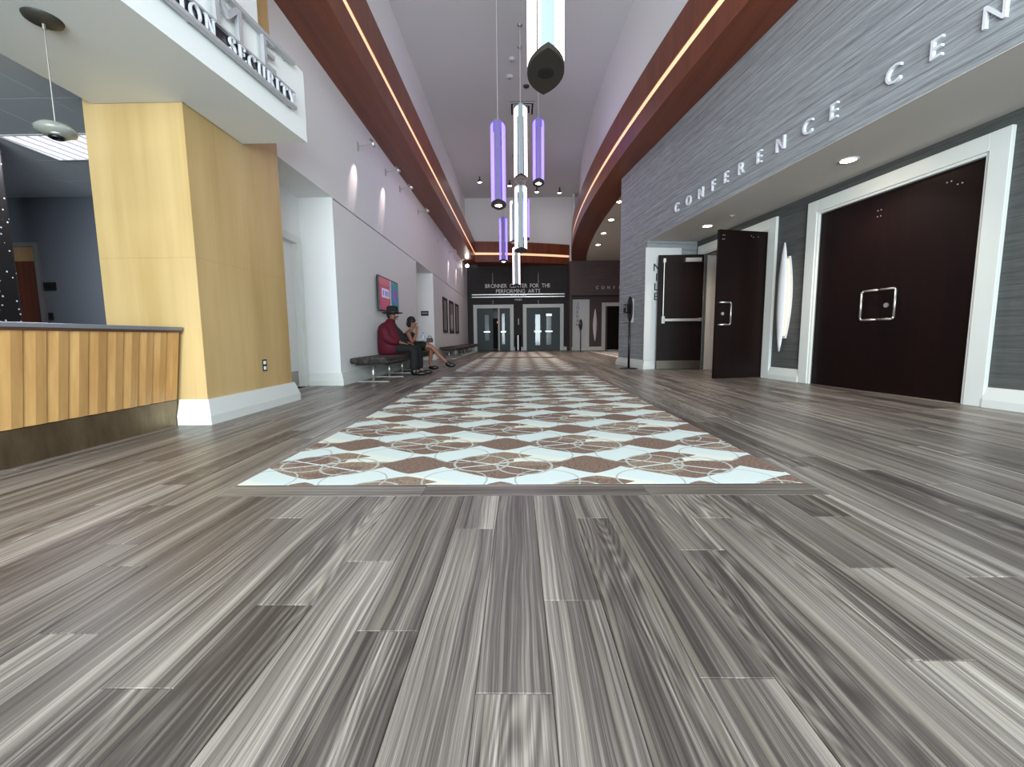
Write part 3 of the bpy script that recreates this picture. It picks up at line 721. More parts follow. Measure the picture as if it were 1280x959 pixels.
for (x, y, w_) in ((2.90, 12.5, 'first from the grey linen pier'), (3.06, 14.35, 'second from the grey linen pier'), (3.17, 16.15, 'third from the grey linen pier'), (3.33, 18.1, 'closest to the far taupe fascia')):
    downlight((x, y, ZS + 0.007), 'bright round downlight in the corridor ceiling, ' + w_, 'corridor downlights', 0.085, 95)

# ------------------------------------------------------------------ maple column and reception
cx0, cx1, cy0, cy1 = -3.40, -2.61, 3.5, 4.84
colm = struct(empty('wall_column', (-3.0, 4.17, 0)))
ox, oy = 3.0, -4.17
MB().box(cx0 + ox, cx1 + ox - 0.012, cy0 + oy + 0.012, cy1 + oy, 0, ZS).build('core', M['maple'], colm)
for z0, z1 in ((0.19, 1.37), (1.3708, 2.55), (2.5508, ZS)):
    MB().box(cx0 + ox, cx1 + ox - 0.001, cy0 + oy, cy0 + oy + 0.012, z0, z1).build('veneer_panel', M['maple'], colm)
yb = [cy0 + 0.001, 4.17, cy1]
for a, b in zip(yb, yb[1:]):
    for z0, z1 in ((0.19, 1.37), (1.3708, 2.55), (2.5508, ZS)):
        MB().box(cx1 + ox - 0.012, cx1 + ox, a + oy + 0.001, b + oy - 0.001, z0, z1).build('veneer_panel', M['maple'], colm)
mb = MB(); base_prof(mb, ((-2.835 + ox, cy0 + oy, 0), (cx1 + ox, cy0 + oy, 0)), (0, -1, 0), 0.21, 0.06, mz=1)
base_prof(mb, ((cx1 + ox, cy0 + oy, 0), (cx1 + ox, cy1 + oy, 0)), (1, 0, 0), 0.21, 0.06, ma=1, mz=1); mb.build('baseboard', M['white_trim'], colm)
t = empty('power_outlet', (cx1, 4.33, 0.44), 0, 'steel power outlet low on the maple column', 'outlet')
MB().box(0, 0.006, -0.038, 0.038, -0.06, 0.06).build('cover_plate', M['dark_grey'], t, bevel=0.002)
for z in (-0.028, 0.028): MB().box(0.006, 0.010, -0.018, 0.018, z - 0.017, z + 0.017).build('socket', M['paper'], t)
# counter
t = empty('reception_counter', (-2.9, 2.0, 0), 0, 'honey veneer reception counter with leaning front and grey top against the maple column', 'counter')
q = lambda x, y: (x + 2.9, y - 2.0)
MB().box(-3.40 + 2.9, -2.84 + 2.9, -4.0, 1.46, 0, 0.21).build('kick_plate', M['kick'], t)
MB().hexa([(-0.50, -4, 0.215), (0.05, -4, 0.215), (0.05, 1.45, 0.215), (-0.50, 1.45, 0.215), (-0.50, -4, 0.765), (0.12, -4, 0.765), (0.12, 1.45, 0.765), (-0.50, 1.45, 0.765)]).build('body', M['laminate_edge'], t)
y = 1.455
while y > -2.6:
    a, b = y - 0.1225, y - 0.0015; bow = 0.008
    MB().add([(0.052, a, 0.215), (0.052, b, 0.215), (0.122, b, 0.765), (0.122, a, 0.765), (0.058, a, 0.215), (0.066 + bow * .4, (a + b) / 2, 0.215), (0.066, b, 0.215), (0.136, b, 0.765), (0.136 + bow * .4, (a + b) / 2, 0.765), (0.128, a, 0.765)],
             [(0, 4, 5, 6, 1), (3, 2, 7, 8, 9), (4, 9, 8, 5), (5, 8, 7, 6), (0, 3, 9, 4), (1, 6, 7, 2)]).build('veneer_panel', M['counter_wood'], t)
    y -= 0.1225
MB().box(-0.52, 0.145, -4, 1.475, 0.765, 0.782).build('edge_band', M['laminate_edge'], t)
MB().box(-0.52, 0.15, -4, 1.48, 0.782, 0.81).build('countertop', M['laminate'], t, bevel=0.004)
# bulkhead
B = math.radians(5.78)
wB = Vector((math.sin(B), math.cos(B), 0)); nB = Vector((math.cos(B), -math.sin(B), 0))
e = Vector((-1.98, 4.215, 0)); s0 = e - wB * 8.25
ZB0, ZB1 = 2.55, 3.17
struct(MB().prism([(-3.32, -4.0), (s0.x, s0.y), (e.x, e.y), (-2.6, 4.215), (-2.6, 3.495), (-3.32, 3.495)], ZB0, ZB1).build('wall_bulkhead', M['bulk_white']))
struct(MB().box(-3.3, -2.24, -4.04, 3.98, ZB1 + 0.02, ZS).build('wall_bulkhead_upper', M['bulk_white']))
struct(MB().box(-3.3, -2.28, -4.04, 3.96, ZB1, ZB1 + 0.02).build('trim_5', M['bulk_white']))
RB = Matrix(((math.sin(B), 0, math.cos(B)), (math.cos(B), 0, -math.sin(B)), (0, 1, 0)))
t = empty('reception_sign', e - wB * 1.2 + Vector((0, 0, 2.74)), -B, 'metal lettered sign rails on the white bulkhead over the reception counter', 'sign')
# local frame: x outward, y along the face (towards the column)
RL = Matrix(((0, 0, 1), (1, 0, 0), (0, 1, 0)))
for z, r, y1 in ((0.0, 0.016, 0.98), (0.375, 0.016, 0.99)): MB().box(0.02, 0.06, -2.6, y1, z - r, z + r).build('rail', M['grey_letter'], t, bevel=0.006)
MB().box(0.02, 0.05, -2.6, 0.975, 0.118, 0.132).build('rail', M['grey_letter'], t)
MB().box(0.015, 0.022, -2.6, 0.97, 0.016, 0.118).build('dark_band', M['dark_glass_band'], t)
for y in (0.9, -0.1, -1.1):
    for z in (0.372, 0.0): MB().box(0, 0.03, y - 0.01, y + 0.01, z - 0.012, z + 0.012).build('bracket', M['grey_letter'], t)
ME = {'E': 0.66, 'M': 0.23, 'O': -0.32, 'C': -0.85, 'L': -1.35, 'W': -2.4}
for ch, y in (('E', 0.655), ('M', 0.23), ('O', -0.32), ('C', -0.85), ('L', -1.33), ('E', -1.80)): letter(ch, 0.235, t, (0.022, y, 0.132), M['grey_letter'], RL, 1.0 if ch != 'M' else 1.15, 0.03)
# serif letters drawn as ribbons: lists of (points, width)
def arc(cx, cy, rx, ry, a0, a1, n=10): return [(cx + rx * math.cos(math.radians(a0 + (a1 - a0) * i / n)), cy + ry * math.sin(math.radians(a0 + (a1 - a0) * i / n))) for i in range(n + 1)]
K, k2 = 0.14, 0.06
def sf(x, y, w=0.32): return ([(x - w / 2, y), (x + w / 2, y)], 0.05)
SER = {
 'I': [([(0.2, 0), (0.2, 1)], K), sf(0.2, 0.025), sf(0.2, 0.975)],
 'O': [(arc(0.4, 0.5, 0.36, 0.46, 0, 360, 22), 0.11)],
 'N': [([(0.12, 0), (0.12, 1)], k2), ([(0.68, 0), (0.68, 1)], k2), ([(0.1, 0.98), (0.68, 0.02)], K), sf(0.1, 0.025, .26), sf(0.08, .975, .2), sf(0.68, .975, .26)],
 'T': [([(0.35, 0), (0.35, 1)], K), ([(0.0, 0.965), (0.7, 0.965)], 0.07), sf(0.35, 0.025), ([(0.02, .98), (0.02, .78)], .05), ([(0.68, .98), (0.68, .78)], .05)],
 'A': [([(0.06, 0.02), (0.38, 1)], k2), ([(0.38, 1), (0.70, 0.02)], K), ([(0.2, 0.35), (0.6, 0.35)], k2), sf(0.06, .025, .24), sf(.72, .025, .28)],
 'M': [([(0.1, 0), (0.14, 1)], k2), ([(0.14, 1), (0.46, 0.05)], K), ([(0.46, 0.05), (0.78, 1)], k2), ([(0.80, 0), (0.80, 1)], K), sf(.1, .025, .24), sf(.8, .025)],
 'R': [([(0.15, 0), (0.15, 1)], K), sf(.15, .025), ([(.15, .97), (.35, .97)] + arc(.35, .74, .24, .23, 90, -90, 8) + [(.15, .51)], .08), ([(.36, .5), (.70, .02)], .12), sf(.72, .025, .2), sf(.1, .975, .2)],
 'F': [([(0.15, 0), (0.15, 1)], K), sf(.15, .025), ([(.05, .965), (.6, .965)], .07), ([(.58, .98), (.58, .78)], .05), ([(.15, .52), (.48, .52)], k2), ([(.48, .62), (.48, .42)], .05)],
 'E': [([(0.15, 0), (0.15, 1)], K), ([(.05, .965), (.6, .965)], .07), ([(.58, .98), (.58, .78)], .05), ([(.15, .52), (.48, .52)], k2), ([(.48, .62), (.48, .42)], .05), ([(.05, .035), (.62, .035)], .07), ([(.62, .02), (.62, .24)], .05)],
 'S': [(arc(.32, .74, .22, .22, 20, 250, 10) + arc(.32, .27, .25, .24, 80, -160, 10), .11), ([(.54, .98), (.54, .76)], .05), ([(.07, .02), (.07, .26)], .05)],
 'C': [(arc(.42, .5, .36, .46, 50, 310, 18), .11), ([(.66, .98), (.66, .74)], .05)],
 'U': [([(.12, 1), (.12, .34)] + arc(.38, .34, .26, .31, 180, 360, 10) + [(.64, 1)], .10), sf(.12, .975), sf(.64, .975, .24)],
 'Y': [([(.04, 1), (.36, .48)], K), ([(.68, 1), (.36, .48)], k2), ([(.36, .5), (.36, 0)], K), sf(.06, .975), sf(.66, .975, .26), sf(.36, .025)],
}
SW = {'I': .40, 'M': .92, 'O': .8, 'N': .8, 'F': .65, 'E': .68, 'S': .62, 'T': .7}
def serif_letter(ch, h, parent, yc, z, m, x0=0.03, depth=0.018):
    mb = MB()
    for i, (pts, w) in enumerate(SER[ch]):
        d_ = depth * (1 + 0.01 * i)
        for a, b in zip(pts, pts[1:]):
            ax, ay = a; bx, by = b; L = math.hypot(bx - ax, by - ay)
            if L < 1e-6: continue
            ux, uy = (bx - ax) / L, (by - ay) / L; e_ = w * 0.15 if len(pts) > 2 else 0
            px, py = -uy * w / 2, ux * w / 2
            quad = [(ax - ux * e_ - px, ay - uy * e_ - py), (bx + ux * e_ - px, by + uy * e_ - py), (bx + ux * e_ + px, by + uy * e_ + py), (ax - ux * e_ + px, ay - uy * e_ + py)]
            mb.extrude(quad, lambda p, s, d_=d_: (x0 + (d_ if s else 0), yc + (p[0] - SW.get(ch, .72) / 2) * h, z + p[1] * h))
    return mb.build('letter', m, parent)
def serif_row(text, y_right, y_left, z, h, parent, m):
    ws = [0.5 if c == ' ' else SW.get(c, .72) for c in text]; n = len(text); tot = sum(ws) * h; gp = ((y_right - y_left) - tot) / (n - 1); y = y_left
    for c, w_ in zip(text, ws):
        if c != ' ': serif_letter(c, h, parent, y + w_ * h / 2, z, m)
        y += w_ * h + gp
serif_row('SECURITY', 0.975, 0.22, 0.012, 0.105, t, M['silver_letter'])
serif_row('INFORMATION', 0.10, -1.06, 0.012, 0.105, t, M['silver_letter'])
# pendant lamp under the bulkhead
t = empty('saucer_pendant', (-2.72, 2.62, ZB0), 0, 'small frosted saucer pendant hanging over the reception counter', 'pendant lamp')
MB().lathe([(0.0, -0.03), (0.05, -0.028), (0.085, -0.012), (0.09, 0.0)], 24).build('canopy', M['dark_grey'], t, True)
MB().bar((0, 0, -0.03), (0, 0, -0.56), 0.003).bar((0, 0, -0.03), (0, 0, -0.06), 0.008).build('cable', M['steel'], t)
MB().lathe([(0.0, -0.56), (0.02, -0.565), (0.07, -0.58), (0.095, -0.605), (0.09, -0.625), (0.05, -0.645), (0.035, -0.645)], 28).build('saucer', M['frost_glass'], t, True)
MB().lathe([(0.0, -0.642), (0.034, -0.642), (0.036, -0.655), (0.03, -0.658), (0.028, -0.646)], 20).build('lamp_ring', M['black_plastic'], t, True)

# reception room
ZO = 2.74
struct(MB().box(-8.2, -8.05, -4.05, 6.5, 0, ZO + .1).build('wall_reception_left', M['recept_wall']))
struct(MB().box(-8.1, -3.32, 6.2, 6.35, 0, ZO + .1).build('wall_reception_far', M['recept_wall']))
struct(MB().box(-3.40, -3.32, 3.6, 6.2, 0, ZO + .1).build('wall_reception_right', M['recept_wall']))
rc = struct(MB().box(-8.2, -3.32, -4.05, 6.3, ZO + 0.02, ZO + 0.1).build('ceiling_reception', M['gap']))
TX, TY = (-5.38, -4.16), (4.46, 5.05)
i = 0
for ix in range(8):
    for iy in range(17):
        x1 = -3.33 - 0.61 * ix; x0 = x1 - 0.602; y1 = 6.19 - 0.61 * iy; y0 = y1 - 0.602
        if y0 < -0.5 or (ix in (1, 2) and iy == 2): continue
        MB().box(x0, x1, y0, y1, ZO, ZO + 0.02).build('ceiling_tile', M['tile_white'], rc)
t = empty('ceiling_troffer', (-4.55, 4.67, ZO), 0, 'lit rectangular fluorescent panel in the tiled reception ceiling', 'ceiling light')
MB().box(-0.61, 0.61, -0.30, -0.285, -0.01, 0.015).box(-0.61, 0.61, 0.285, 0.30, -0.01, 0.015).box(-0.61, -0.595, -0.285, 0.285, -0.01, 0.015).box(0.595, 0.61, -0.285, 0.285, -0.01, 0.015).build('frame', M['white_trim'], t)
for y0 in (-0.285, 0.005): MB().box(-0.595, 0.595, y0, y0 + 0.28, 0.0, 0.008).build('lens', M['troffer'], t)
for k in range(9): MB().hexa([(-0.58 + k * .13, -0.28, -0.012), (-0.574 + k * .13, -0.28, -0.012), (-0.514 + k * .13, 0.28, -0.012), (-0.52 + k * .13, 0.28, -0.012), (-0.58 + k * .13, -0.28, 0), (-0.574 + k * .13, -0.28, 0), (-0.514 + k * .13, 0.28, 0), (-0.52 + k * .13, 0.28, 0)]).build('louvre', M['white_trim'], t)
area_light('troffer_light', (-4.55, 4.67, ZO - 0.03), (0, 0, 0), 1.2, 0.56, 22, (0.95, 0.93, 1.0))
d = struct(empty('door_7', (-7.35, 6.2, 0)))
MB().box(-0.52, -0.46, -0.03, 0, 0, 2.12).box(0.40, 0.46, -0.03, 0, 0, 2.12).box(-0.46, 0.40, -0.03, 0, 2.06, 2.12).build('frame', M['steel'], d)
MB().box(-0.46, 0.40, -0.015, 0, 0.01, 1.86).build('leaf', M['cherry'], d); MB().box(-0.46, 0.40, -0.015, 0, 1.86, 2.06).build('transom', M['honey_panel'], d)  # strip above the leaf in a paler honey tone, streaked upright
t = empty('light_switch', (-6.79, 6.2, 1.5), 0, 'wide black switch plate on the slate reception wall', 'switch'); MB().box(-0.09, 0.09, -0.012, 0, -0.06, 0.06).build('plate', M['black_plastic'], t, bevel=0.003)
for k in (-0.055, 0, 0.055): MB().box(k - 0.018, k + 0.018, -0.017, -0.012, -0.035, 0.035).build('rocker', M['black'], t)
t = empty('light_switch', (-6.83, 6.2, 1.07), 0, 'small black plate low on the slate reception wall', 'outlet'); MB().box(-0.035, 0.035, -0.012, 0, -0.055, 0.055).build('plate', M['black_plastic'], t, bevel=0.003)
MB().box(-0.018, 0.018, -0.016, -0.012, -0.035, 0.035).build('rocker', M['black'], t)
MBp = MB().prism([(-0.4, -0.35), (0.36, -0.35), (0.4, -0.31), (0.4, 0.35), (-0.4, 0.35)], 0, 2.735)
t = empty('speckled_pillar', (-5.66, 4.15, 0), 0, 'black pillar with glittering specks in the reception room', 'pillar')
MBp.build('shaft', M['speckle'], t, bevel=0.02); MB().box(-0.43, 0.43, -0.38, 0.38, 0, 0.12).build('plinth', M['black'], t)

# ------------------------------------------------------------------ back of the hall: glazed entrance (behind the camera)
struct(MB().box(-8.2, -3.0, -4.2, -4.05, 0, ZC).box(3.4, 6.5, -4.2, -4.05, 0, ZC).box(-3.0, 3.4, -4.2, -4.05, 3.7, ZC).build('wall_back', M['white_wall']))
wn = struct(empty('window_1', (0.2, -4.12, 0)))
for x in (-3.2, -1.6, 0, 1.6, 3.2): MB().box(x - 0.03, x + 0.03, -0.05, 0.05, 0, 3.7).build('mullion', M['dark_grey'], wn)
for z in (0.03, 2.4, 3.67): MB().box(-3.2, 3.2, -0.045, 0.045, z - 0.03, z + 0.03).build('transom', M['dark_grey'], wn)
for x in (-3.2, -1.6, 0, 1.6):
    for z0, z1 in ((0.06, 2.37), (2.43, 3.64)): MB().box(x + 0.03, x + 1.57, -0.006, 0.006, z0, z1).build('pane', M['glass'], wn)

# ------------------------------------------------------------------ hanging lamps
PW, PD, PLN = 0.31, 0.64, 1.55
def vesica(w, d, n=10):
    R = (d * d / 4 + w * w / 4) / w; th = math.asin(d / 2 / R)
    right = [(R * math.cos(-th + 2 * th * i / n) - (R - w / 2), R * math.sin(-th + 2 * th * i / n)) for i in range(n + 1)]
    left = [(-x, y) for x, y in right[::-1]]
    return right, left[1:-1]
def pendant(loc, kind, lit, label):
    t = empty('vesica_pendant', (loc[0], loc[1], loc[2]), 0, label, 'pendant lamp', None)
    r, l = vesica(PW, PD)
    trim = 0.11
    for side in (1, -1):
        pts = [(x * side, y) for x, y in r if abs(y) < PD / 2 * 0.80]
        vs = [(x, y, z) for z in (0.04, PLN) for x, y in pts] + [(x - side * 0.01, y, z) for z in (0.04, PLN) for x, y in pts]
        n = len(pts); fs = [(i, i + 1, n + i + 1, n + i) for i in range(n - 1)] + [(2 * n + i, 3 * n + i, 3 * n + i + 1, 2 * n + i + 1) for i in range(n - 1)]
        fs += [(0, n, 3 * n, 2 * n), (n - 1, 2 * n - 1, 4 * n - 1, 3 * n - 1)] + [(i, i + 1, 2 * n + i + 1, 2 * n + i) for i in range(n - 1)] + [(n + i, n + i + 1, 3 * n + i + 1, 3 * n + i) for i in range(n - 1)]
        MB().add(vs, fs).build('diffuser', M['lamp_' + kind], t, True)
    for side in (1, -1):
        pts = [(x, y * side) for x, y in r if y >= PD / 2 * 0.78] ; pts = pts + [(-x, y) for x, y in pts[::-1] if x > 1e-6]
        MB().prism(pts, 0.04, PLN).build('ridge', M['ridge_' + kind], t)
    MB().prism([(x * 1.01, y * 1.01) for x, y in r + l], 0.0, 0.04).build('bottom_cap', M['dark_grey'], t)
    MB().prism([(x, y) for x, y in r + l], PLN, PLN + 0.02).build('top_cap', M['ridge_' + kind], t)
    MB().lathe([(0.0, -0.002), (0.055, -0.002), (0.07, -0.004), (0.07, 0.0)], 18).build('down_lamp', M['spotlens'] if lit else M['black_plastic'], t)
    h = ZC - loc[2]
    MB().bar((0, 0, PLN + 0.02), (0, 0, h - 0.02), 0.008, 6).build('cable', M['cable'], t)
    MB().lathe([(0.0, h - 0.05), (0.03, h - 0.05), (0.06, h - 0.02), (0.06, h)], 16).build('ceiling_canopy', M['steel'], t, True)
    return t
pendant((0.25, 3.86, 2.92), 'white', False, 'large white glowing almond section pendant above the near end of the carpet')
for (x, y, z, k, lit, l) in (
    (-0.385, 9.25, 3.45, 'purple', True, 'violet glowing pendant on a long cable, lowest of its trio, left of the white lamps'),
    (0.095, 10.6, 4.43, 'white', False, 'white glowing pendant hanging right below the square ceiling vent'),
    (0.59, 12.15, 4.88, 'purple', True, 'violet glowing pendant hung high on the side of the conference wing'),
    (0.095, 11.35, 2.93, 'white', False, 'white glowing pendant directly beneath the one under the ceiling vent'),
    (0.35, 18.0, 4.70, 'purple', False, 'violet glowing pendant half hidden behind a white one'),
    (-0.13, 17.6, 4.50, 'white', False, 'white glowing pendant half hidden behind another white one'),
    (-0.53, 16.6, 3.58, 'purple', True, 'violet glowing pendant hanging low before the far wooden soffit'),
    (-0.05, 18.6, 2.92, 'white', False, 'white glowing pendant just above the theatre lettering')):
    pendant((x, y, z), k, lit, l)
# ceiling fittings
t = empty('air_diffuser', (0.18, 14.2, ZC), 0, 'square louvred air vent in the high ceiling', 'vent')
MB().box(-0.40, 0.40, -0.40, 0.40, -0.006, -0.001).build('backing', M['black'], t)
for k, r in enumerate((0.40, 0.29, 0.18, 0.08)):
    z = -0.03 - 0.01 * k; q_ = r - 0.055
    mb = MB().box(-r, r, -r, -q_, z, z + 0.012).box(-r, r, q_, r, z, z + 0.012).box(-r, -q_, -q_, q_, z, z + 0.012).box(q_, r, -q_, q_, z, z + 0.012)
    mb.build('louvre', M['ceiling'], t)
for (x, y, r, l) in ((0.29, 13.0, 0.09, 'dark round ceiling sensor beside the hanging cables'), (-0.18, 12.55, 0.11, 'round smoke detector on the high ceiling'), (-0.11, 11.8, 0.09, 'pale round speaker on the high ceiling over the pendants')):
    t = empty('smoke_detector', (x, y, ZC), 0, l, 'detector'); MB().lathe([(0.0, -0.05), (r * 0.5, -0.05), (r * 0.9, -0.03), (r, 0.0)], 20).build('cover', M['ceiling'] if r != 0.09 or x < 0 else M['dark_grey'], t, True)
    MB().lathe([(0.0, -0.056), (r * .2, -0.054), (r * .22, -0.048)], 12).build('sensor', M['dark_grey'], t, True)
for (x, y, w_) in ((-1.66, 19.8, 'closest to the white wall with the screen'), (-0.33, 20.3, 'second from the white wall with the screen'), (0.95, 21.2, 'second from the curved soffit'), (2.05, 21.35, 'closest to the curved soffit')):
    t = empty('ceiling_spot', (x, y, ZC), 0, 'small bright spot head under the high ceiling, ' + w_, 'spot lamp', 'ceiling spots')
    MB().bar((0, 0, 0), (0, 0, -0.14), 0.03, 10).build('stem', M['dark_grey'], t)
    MB().lathe([(0.05, -0.14), (0.085, -0.2), (0.09, -0.26), (0.085, -0.255), (0.0, -0.15)], 16).build('hood', M['dark_grey'], t, True)
    MB().lathe([(0.0, -0.262), (0.08, -0.252)], 16).build('lens', M['spotlens'], t)
    spot_light('ceiling_spot_beam', (x, y, ZC - 0.3), (x * 0.8, y - 3, 0), 60, (1.0, 0.86, 0.8), 70)

# wall spot brackets on the left wall
spots = [(7.57, 3.95, True), (9.11, 4.10, True), (10.17, 4.12, False), (11.96, 4.12, False), (14.81, 4.0, False), (17.2, 4.08, True), (19.3, 4.12, True)]
wsp = ['closest to the bulkhead sign', 'second from the bulkhead sign', 'above the wall screen', 'above the niche with a black sign', 'just past the black sign niche', 'above the middle framed picture', 'above the last framed picture']
for (y, z, lit), w_ in zip(spots, wsp):
    t = empty('wall_spot', (XL, y, z), 0, ('lit' if lit else 'unlit') + ' chrome bracket spot lamp on the white wall, ' + w_, 'spot lamp', 'wall spots')
    MB().box(0, 0.012, -0.03, 0.03, -0.07, 0.07).build('wall_plate', M['steel'], t, bevel=0.004)
    MB().bar((0.012, 0, 0), (0.26, 0, 0.04), 0.008).build('arm', M['steel'], t)
    MB().bar((0.22, 0, 0.11), (0.29, 0, 0.0), 0.022, 12, 0.034).build('lamp_head', M['chrome'], t, True)
    if lit: spot_light('wall_spot_beam', (XL + 0.295, y, z - 0.012), (XL, y - 0.25, z - 0.62), 26, (1.0, 0.80, 0.78), 30, 0.9, 0.01)
t = empty('wall_spot', (XL, 21.3, 4.22), 0, 'bright glowing wall spot lamp in the corner by the far dark wall', 'spot lamp')
MB().box(0, 0.012, -0.03, 0.03, -0.07, 0.07).build('wall_plate', M['steel'], t); MB().bar((0.012, 0, 0), (0.24, 0, 0), 0.008).build('arm', M['steel'], t)
MB().bar((0.24, 0.08, 0), (0.24, -0.02, -0.01), 0.05, 14, 0.085).build('lamp_head', M['chrome'], t, True); MB().bar((0.24, -0.021, -0.01), (0.24, -0.026, -0.011), 0.08, 14).build('lens', M['spotlens'], t)

# ------------------------------------------------------------------ screen and pictures on the left wall
t = empty('display_screen', (XL, 8.78, 1.57), 0, 'wall mounted display screen with pink and teal notices above the man in the hat', 'screen')
MB().box(0.0, 0.04, -0.3, 0.3, -0.2, 0.2).build('wall_mount', M['black_plastic'], t)
MB().box(0.04, 0.085, -0.66, 0.66, -0.335, 0.335).build('bezel', M['black_plastic'], t, bevel=0.012)
sc = MB().box(0.085, 0.0862, -0.635, 0.635, -0.31, 0.31).build('screen', M['scr_pink'], t)
def quad(name, y0, y1, z0, z1, m, x=0.0864): return MB().box(x, x + 0.0006, y0, y1, z0, z1).build(name, m, sc)
quad('notice', -0.62, 0.02, 0.17, 0.30, M['scr_rose']); quad('notice', -0.50, -0.02, -0.07, 0.11, M['scr_white'])
for k in range(3): quad('text_line', -0.48, -0.04, -0.14 - k * 0.055, -0.11 - k * 0.055, M['scr_rose'])
for a, b in ((-0.42, -0.36), (-0.28, -0.20), (-0.14, -0.08)): quad('text_block', a, b, -0.03, 0.07, M['scr_violet'], 0.0871)
quad('divider', 0.05, 0.10, -0.31, 0.31, M['scr_white']); quad('teal_notice', 0.10, 0.625, -0.30, 0.30, M['scr_teal'])
MB().extrude([(0.38 + 0.16 * math.cos(a * pi / 8), 0.02 + 0.17 * math.sin(a * pi / 8)) for a in range(16)], lambda p, s: (0.0871 + 0.0006 * s, p[0], p[1])).build('violet_blob', M['scr_violet'], sc)
MB().extrude([(0.40 + 0.07 * math.cos(a * pi / 8), 0.05 + 0.10 * math.sin(a * pi / 8)) for a in range(16)], lambda p, s: (0.0878 + 0.0006 * s, p[0], p[1])).build('pink_blob', M['scr_pink'], sc)
for (y0, y1, l, inner) in ((15.40, 16.34, 'dark framed tall picture nearest the wall niche', 'photo_grey'), (16.86, 17.90, 'dark framed tall picture with a white sheet, middle of three', 'mat_board'), (18.44, 19.36, 'dark framed tall picture nearest the far dark wall', 'photo_grey')):
    t = empty('framed_picture', (XL, (y0 + y1) / 2, 1.54), 0, l, 'picture', None); w = (y1 - y0) / 2
    MB().box(0.0, 0.035, -w, -w + 0.09, -0.64, 0.64).box(0.0, 0.035, w - 0.09, w, -0.64, 0.64).box(0.0, 0.035, -w + 0.09, w - 0.09, 0.55, 0.64).box(0.0, 0.035, -w + 0.09, w - 0.09, -0.64, -0.55).build('frame', M['frame_dark'], t, bevel=0.004)
    MB().box(0.002, 0.012, -w + 0.09, w - 0.09, -0.55, 0.55).build('mat_board', M['photo_grey'], t)
    MB().box(0.012, 0.016, -w + 0.25, w - 0.22, -0.45, 0.10 if inner == 'mat_board' else 0.42).build('print', M[inner], t)

# ------------------------------------------------------------------ benches
def bench(loc, length, label, name='upholstered_bench', legs=4):
    t = empty(name, loc, 0, label, 'bench')
    n = 6
    MB().box(-0.30, 0.30, 0, length, 0.305, 0.40).build('cushion', M['bench'], t, bevel=0.03)
    MB().box(-0.24, 0.24, 0.1, length - 0.1, 0.275, 0.305).build('under_frame', M['black_plastic'], t)
    for i in range(legs):
        y = 0.22 + (length - 0.44) * i / (legs - 1)
        lg = MB().bar((0, y, 0.012), (0, y, 0.28), 0.026, 12).build('leg', M['chrome'], t, True)
        MB().box(-0.26, 0.26, y - 0.028, y + 0.028, 0, 0.014).build('foot_bar', M['chrome'], lg, bevel=0.003)
    return t
bench((-2.37, 6.68, 0), 3.9, 'long dark plaid upholstered bench with the two seated people', legs=5)
bench((-2.34, 14.2, 0), 3.6, 'dark upholstered bench under the three framed pictures', legs=4)
bench((-2.34, 18.4, 0), 3.4, 'dark upholstered bench in the corner by the far dark wall', legs=4)

# ------------------------------------------------------------------ hand sanitizer stands
def sanitizer(loc, rz, label, sign):
    t = empty('sanitizer_stand', loc, rz, label, 'sanitizer stand')
    MB().lathe([(0.0, 0.022), (0.17, 0.018), (0.2, 0.008), (0.2, 0.0)], 28).build('base', M['black_plastic'], t, True)
    MB().bar((0, 0, 0.02), (0, 0, 1.1), 0.025, 12).build('pole', M['black_plastic'], t, True)
    n = 20; poly = [(0.085 * math.cos(2 * pi * i / n), 1.29 + 0.27 * math.sin(2 * pi * i / n)) for i in range(n)]
    MB().extrude(poly, lambda p, s: (0.02 - 0.03 * s, p[0], p[1])).build('back_plate', M['black_plastic'], t, bevel=0.004)
    MB().box(-0.13, -0.01, -0.055, 0.055, 1.2, 1.4).build('dispenser', M['black_plastic'], t, bevel=0.02)
    MB().box(-0.133, -0.129, -0.02, 0.02, 1.32, 1.36).build('sensor_window', M['steel'], t)
    MB().box(-0.12, -0.01, -0.05, 0.05, 0.985, 1.0).build('drip_tray', M['dark_grey'], t, bevel=0.004)
    MB().bar((-0.01, 0, 1.0), (-0.01, 0, 1.1), 0.012).build('tray_arm', M['black_plastic'], t)
    if sign: MB().box(0.03, 0.036, -0.09, 0.09, 1.0, 1.50).build('sign_plate', M['panel_white'], t)
    return t
sanitizer((2.42, 9.35, 0), 0.35, 'black hand sanitizer stand beside the grey linen pier', True)
sanitizer((3.05, 20.9, 0), 1.2, 'black hand sanitizer stand before the tall white name panel in the corridor', False)

# ------------------------------------------------------------------ people
def skin(name, verts, edges, m, parent, sub=2, root=0):
    me = bpy.data.meshes.new(name); me.from_pydata([v[:3] for v in verts], edges, []); me.update()
    o = bpy.data.objects.new(name, me); COL.objects.link(o)
    sk = o.modifiers.new('skin', 'SKIN'); sk.use_smooth_shade = True; sk.branch_smoothing = 0.6
    lay = me.skin_vertices[0] if me.skin_vertices else None
    for i, v in enumerate(verts):
        r = v[3]; me.skin_vertices[0].data[i].radius = (r, v[4] if len(v) > 4 else r); me.skin_vertices[0].data[i].use_root = (i == root)
    s = o.modifiers.new('sub', 'SUBSURF'); s.levels = sub; s.render_levels = sub
    ev = bpy.data.meshes.new_from_object(o.evaluated_get(bpy.context.evaluated_depsgraph_get()))
    bpy.data.objects.remove(o); ev.name = name; ev.materials.clear(); ev.materials.append(m)
    for p_ in ev.polygons: p_.use_smooth = True
    q_ = bpy.data.objects.new(name, ev); COL.objects.link(q_); q_.parent = parent
    return q_
def need_skin(verts): return verts
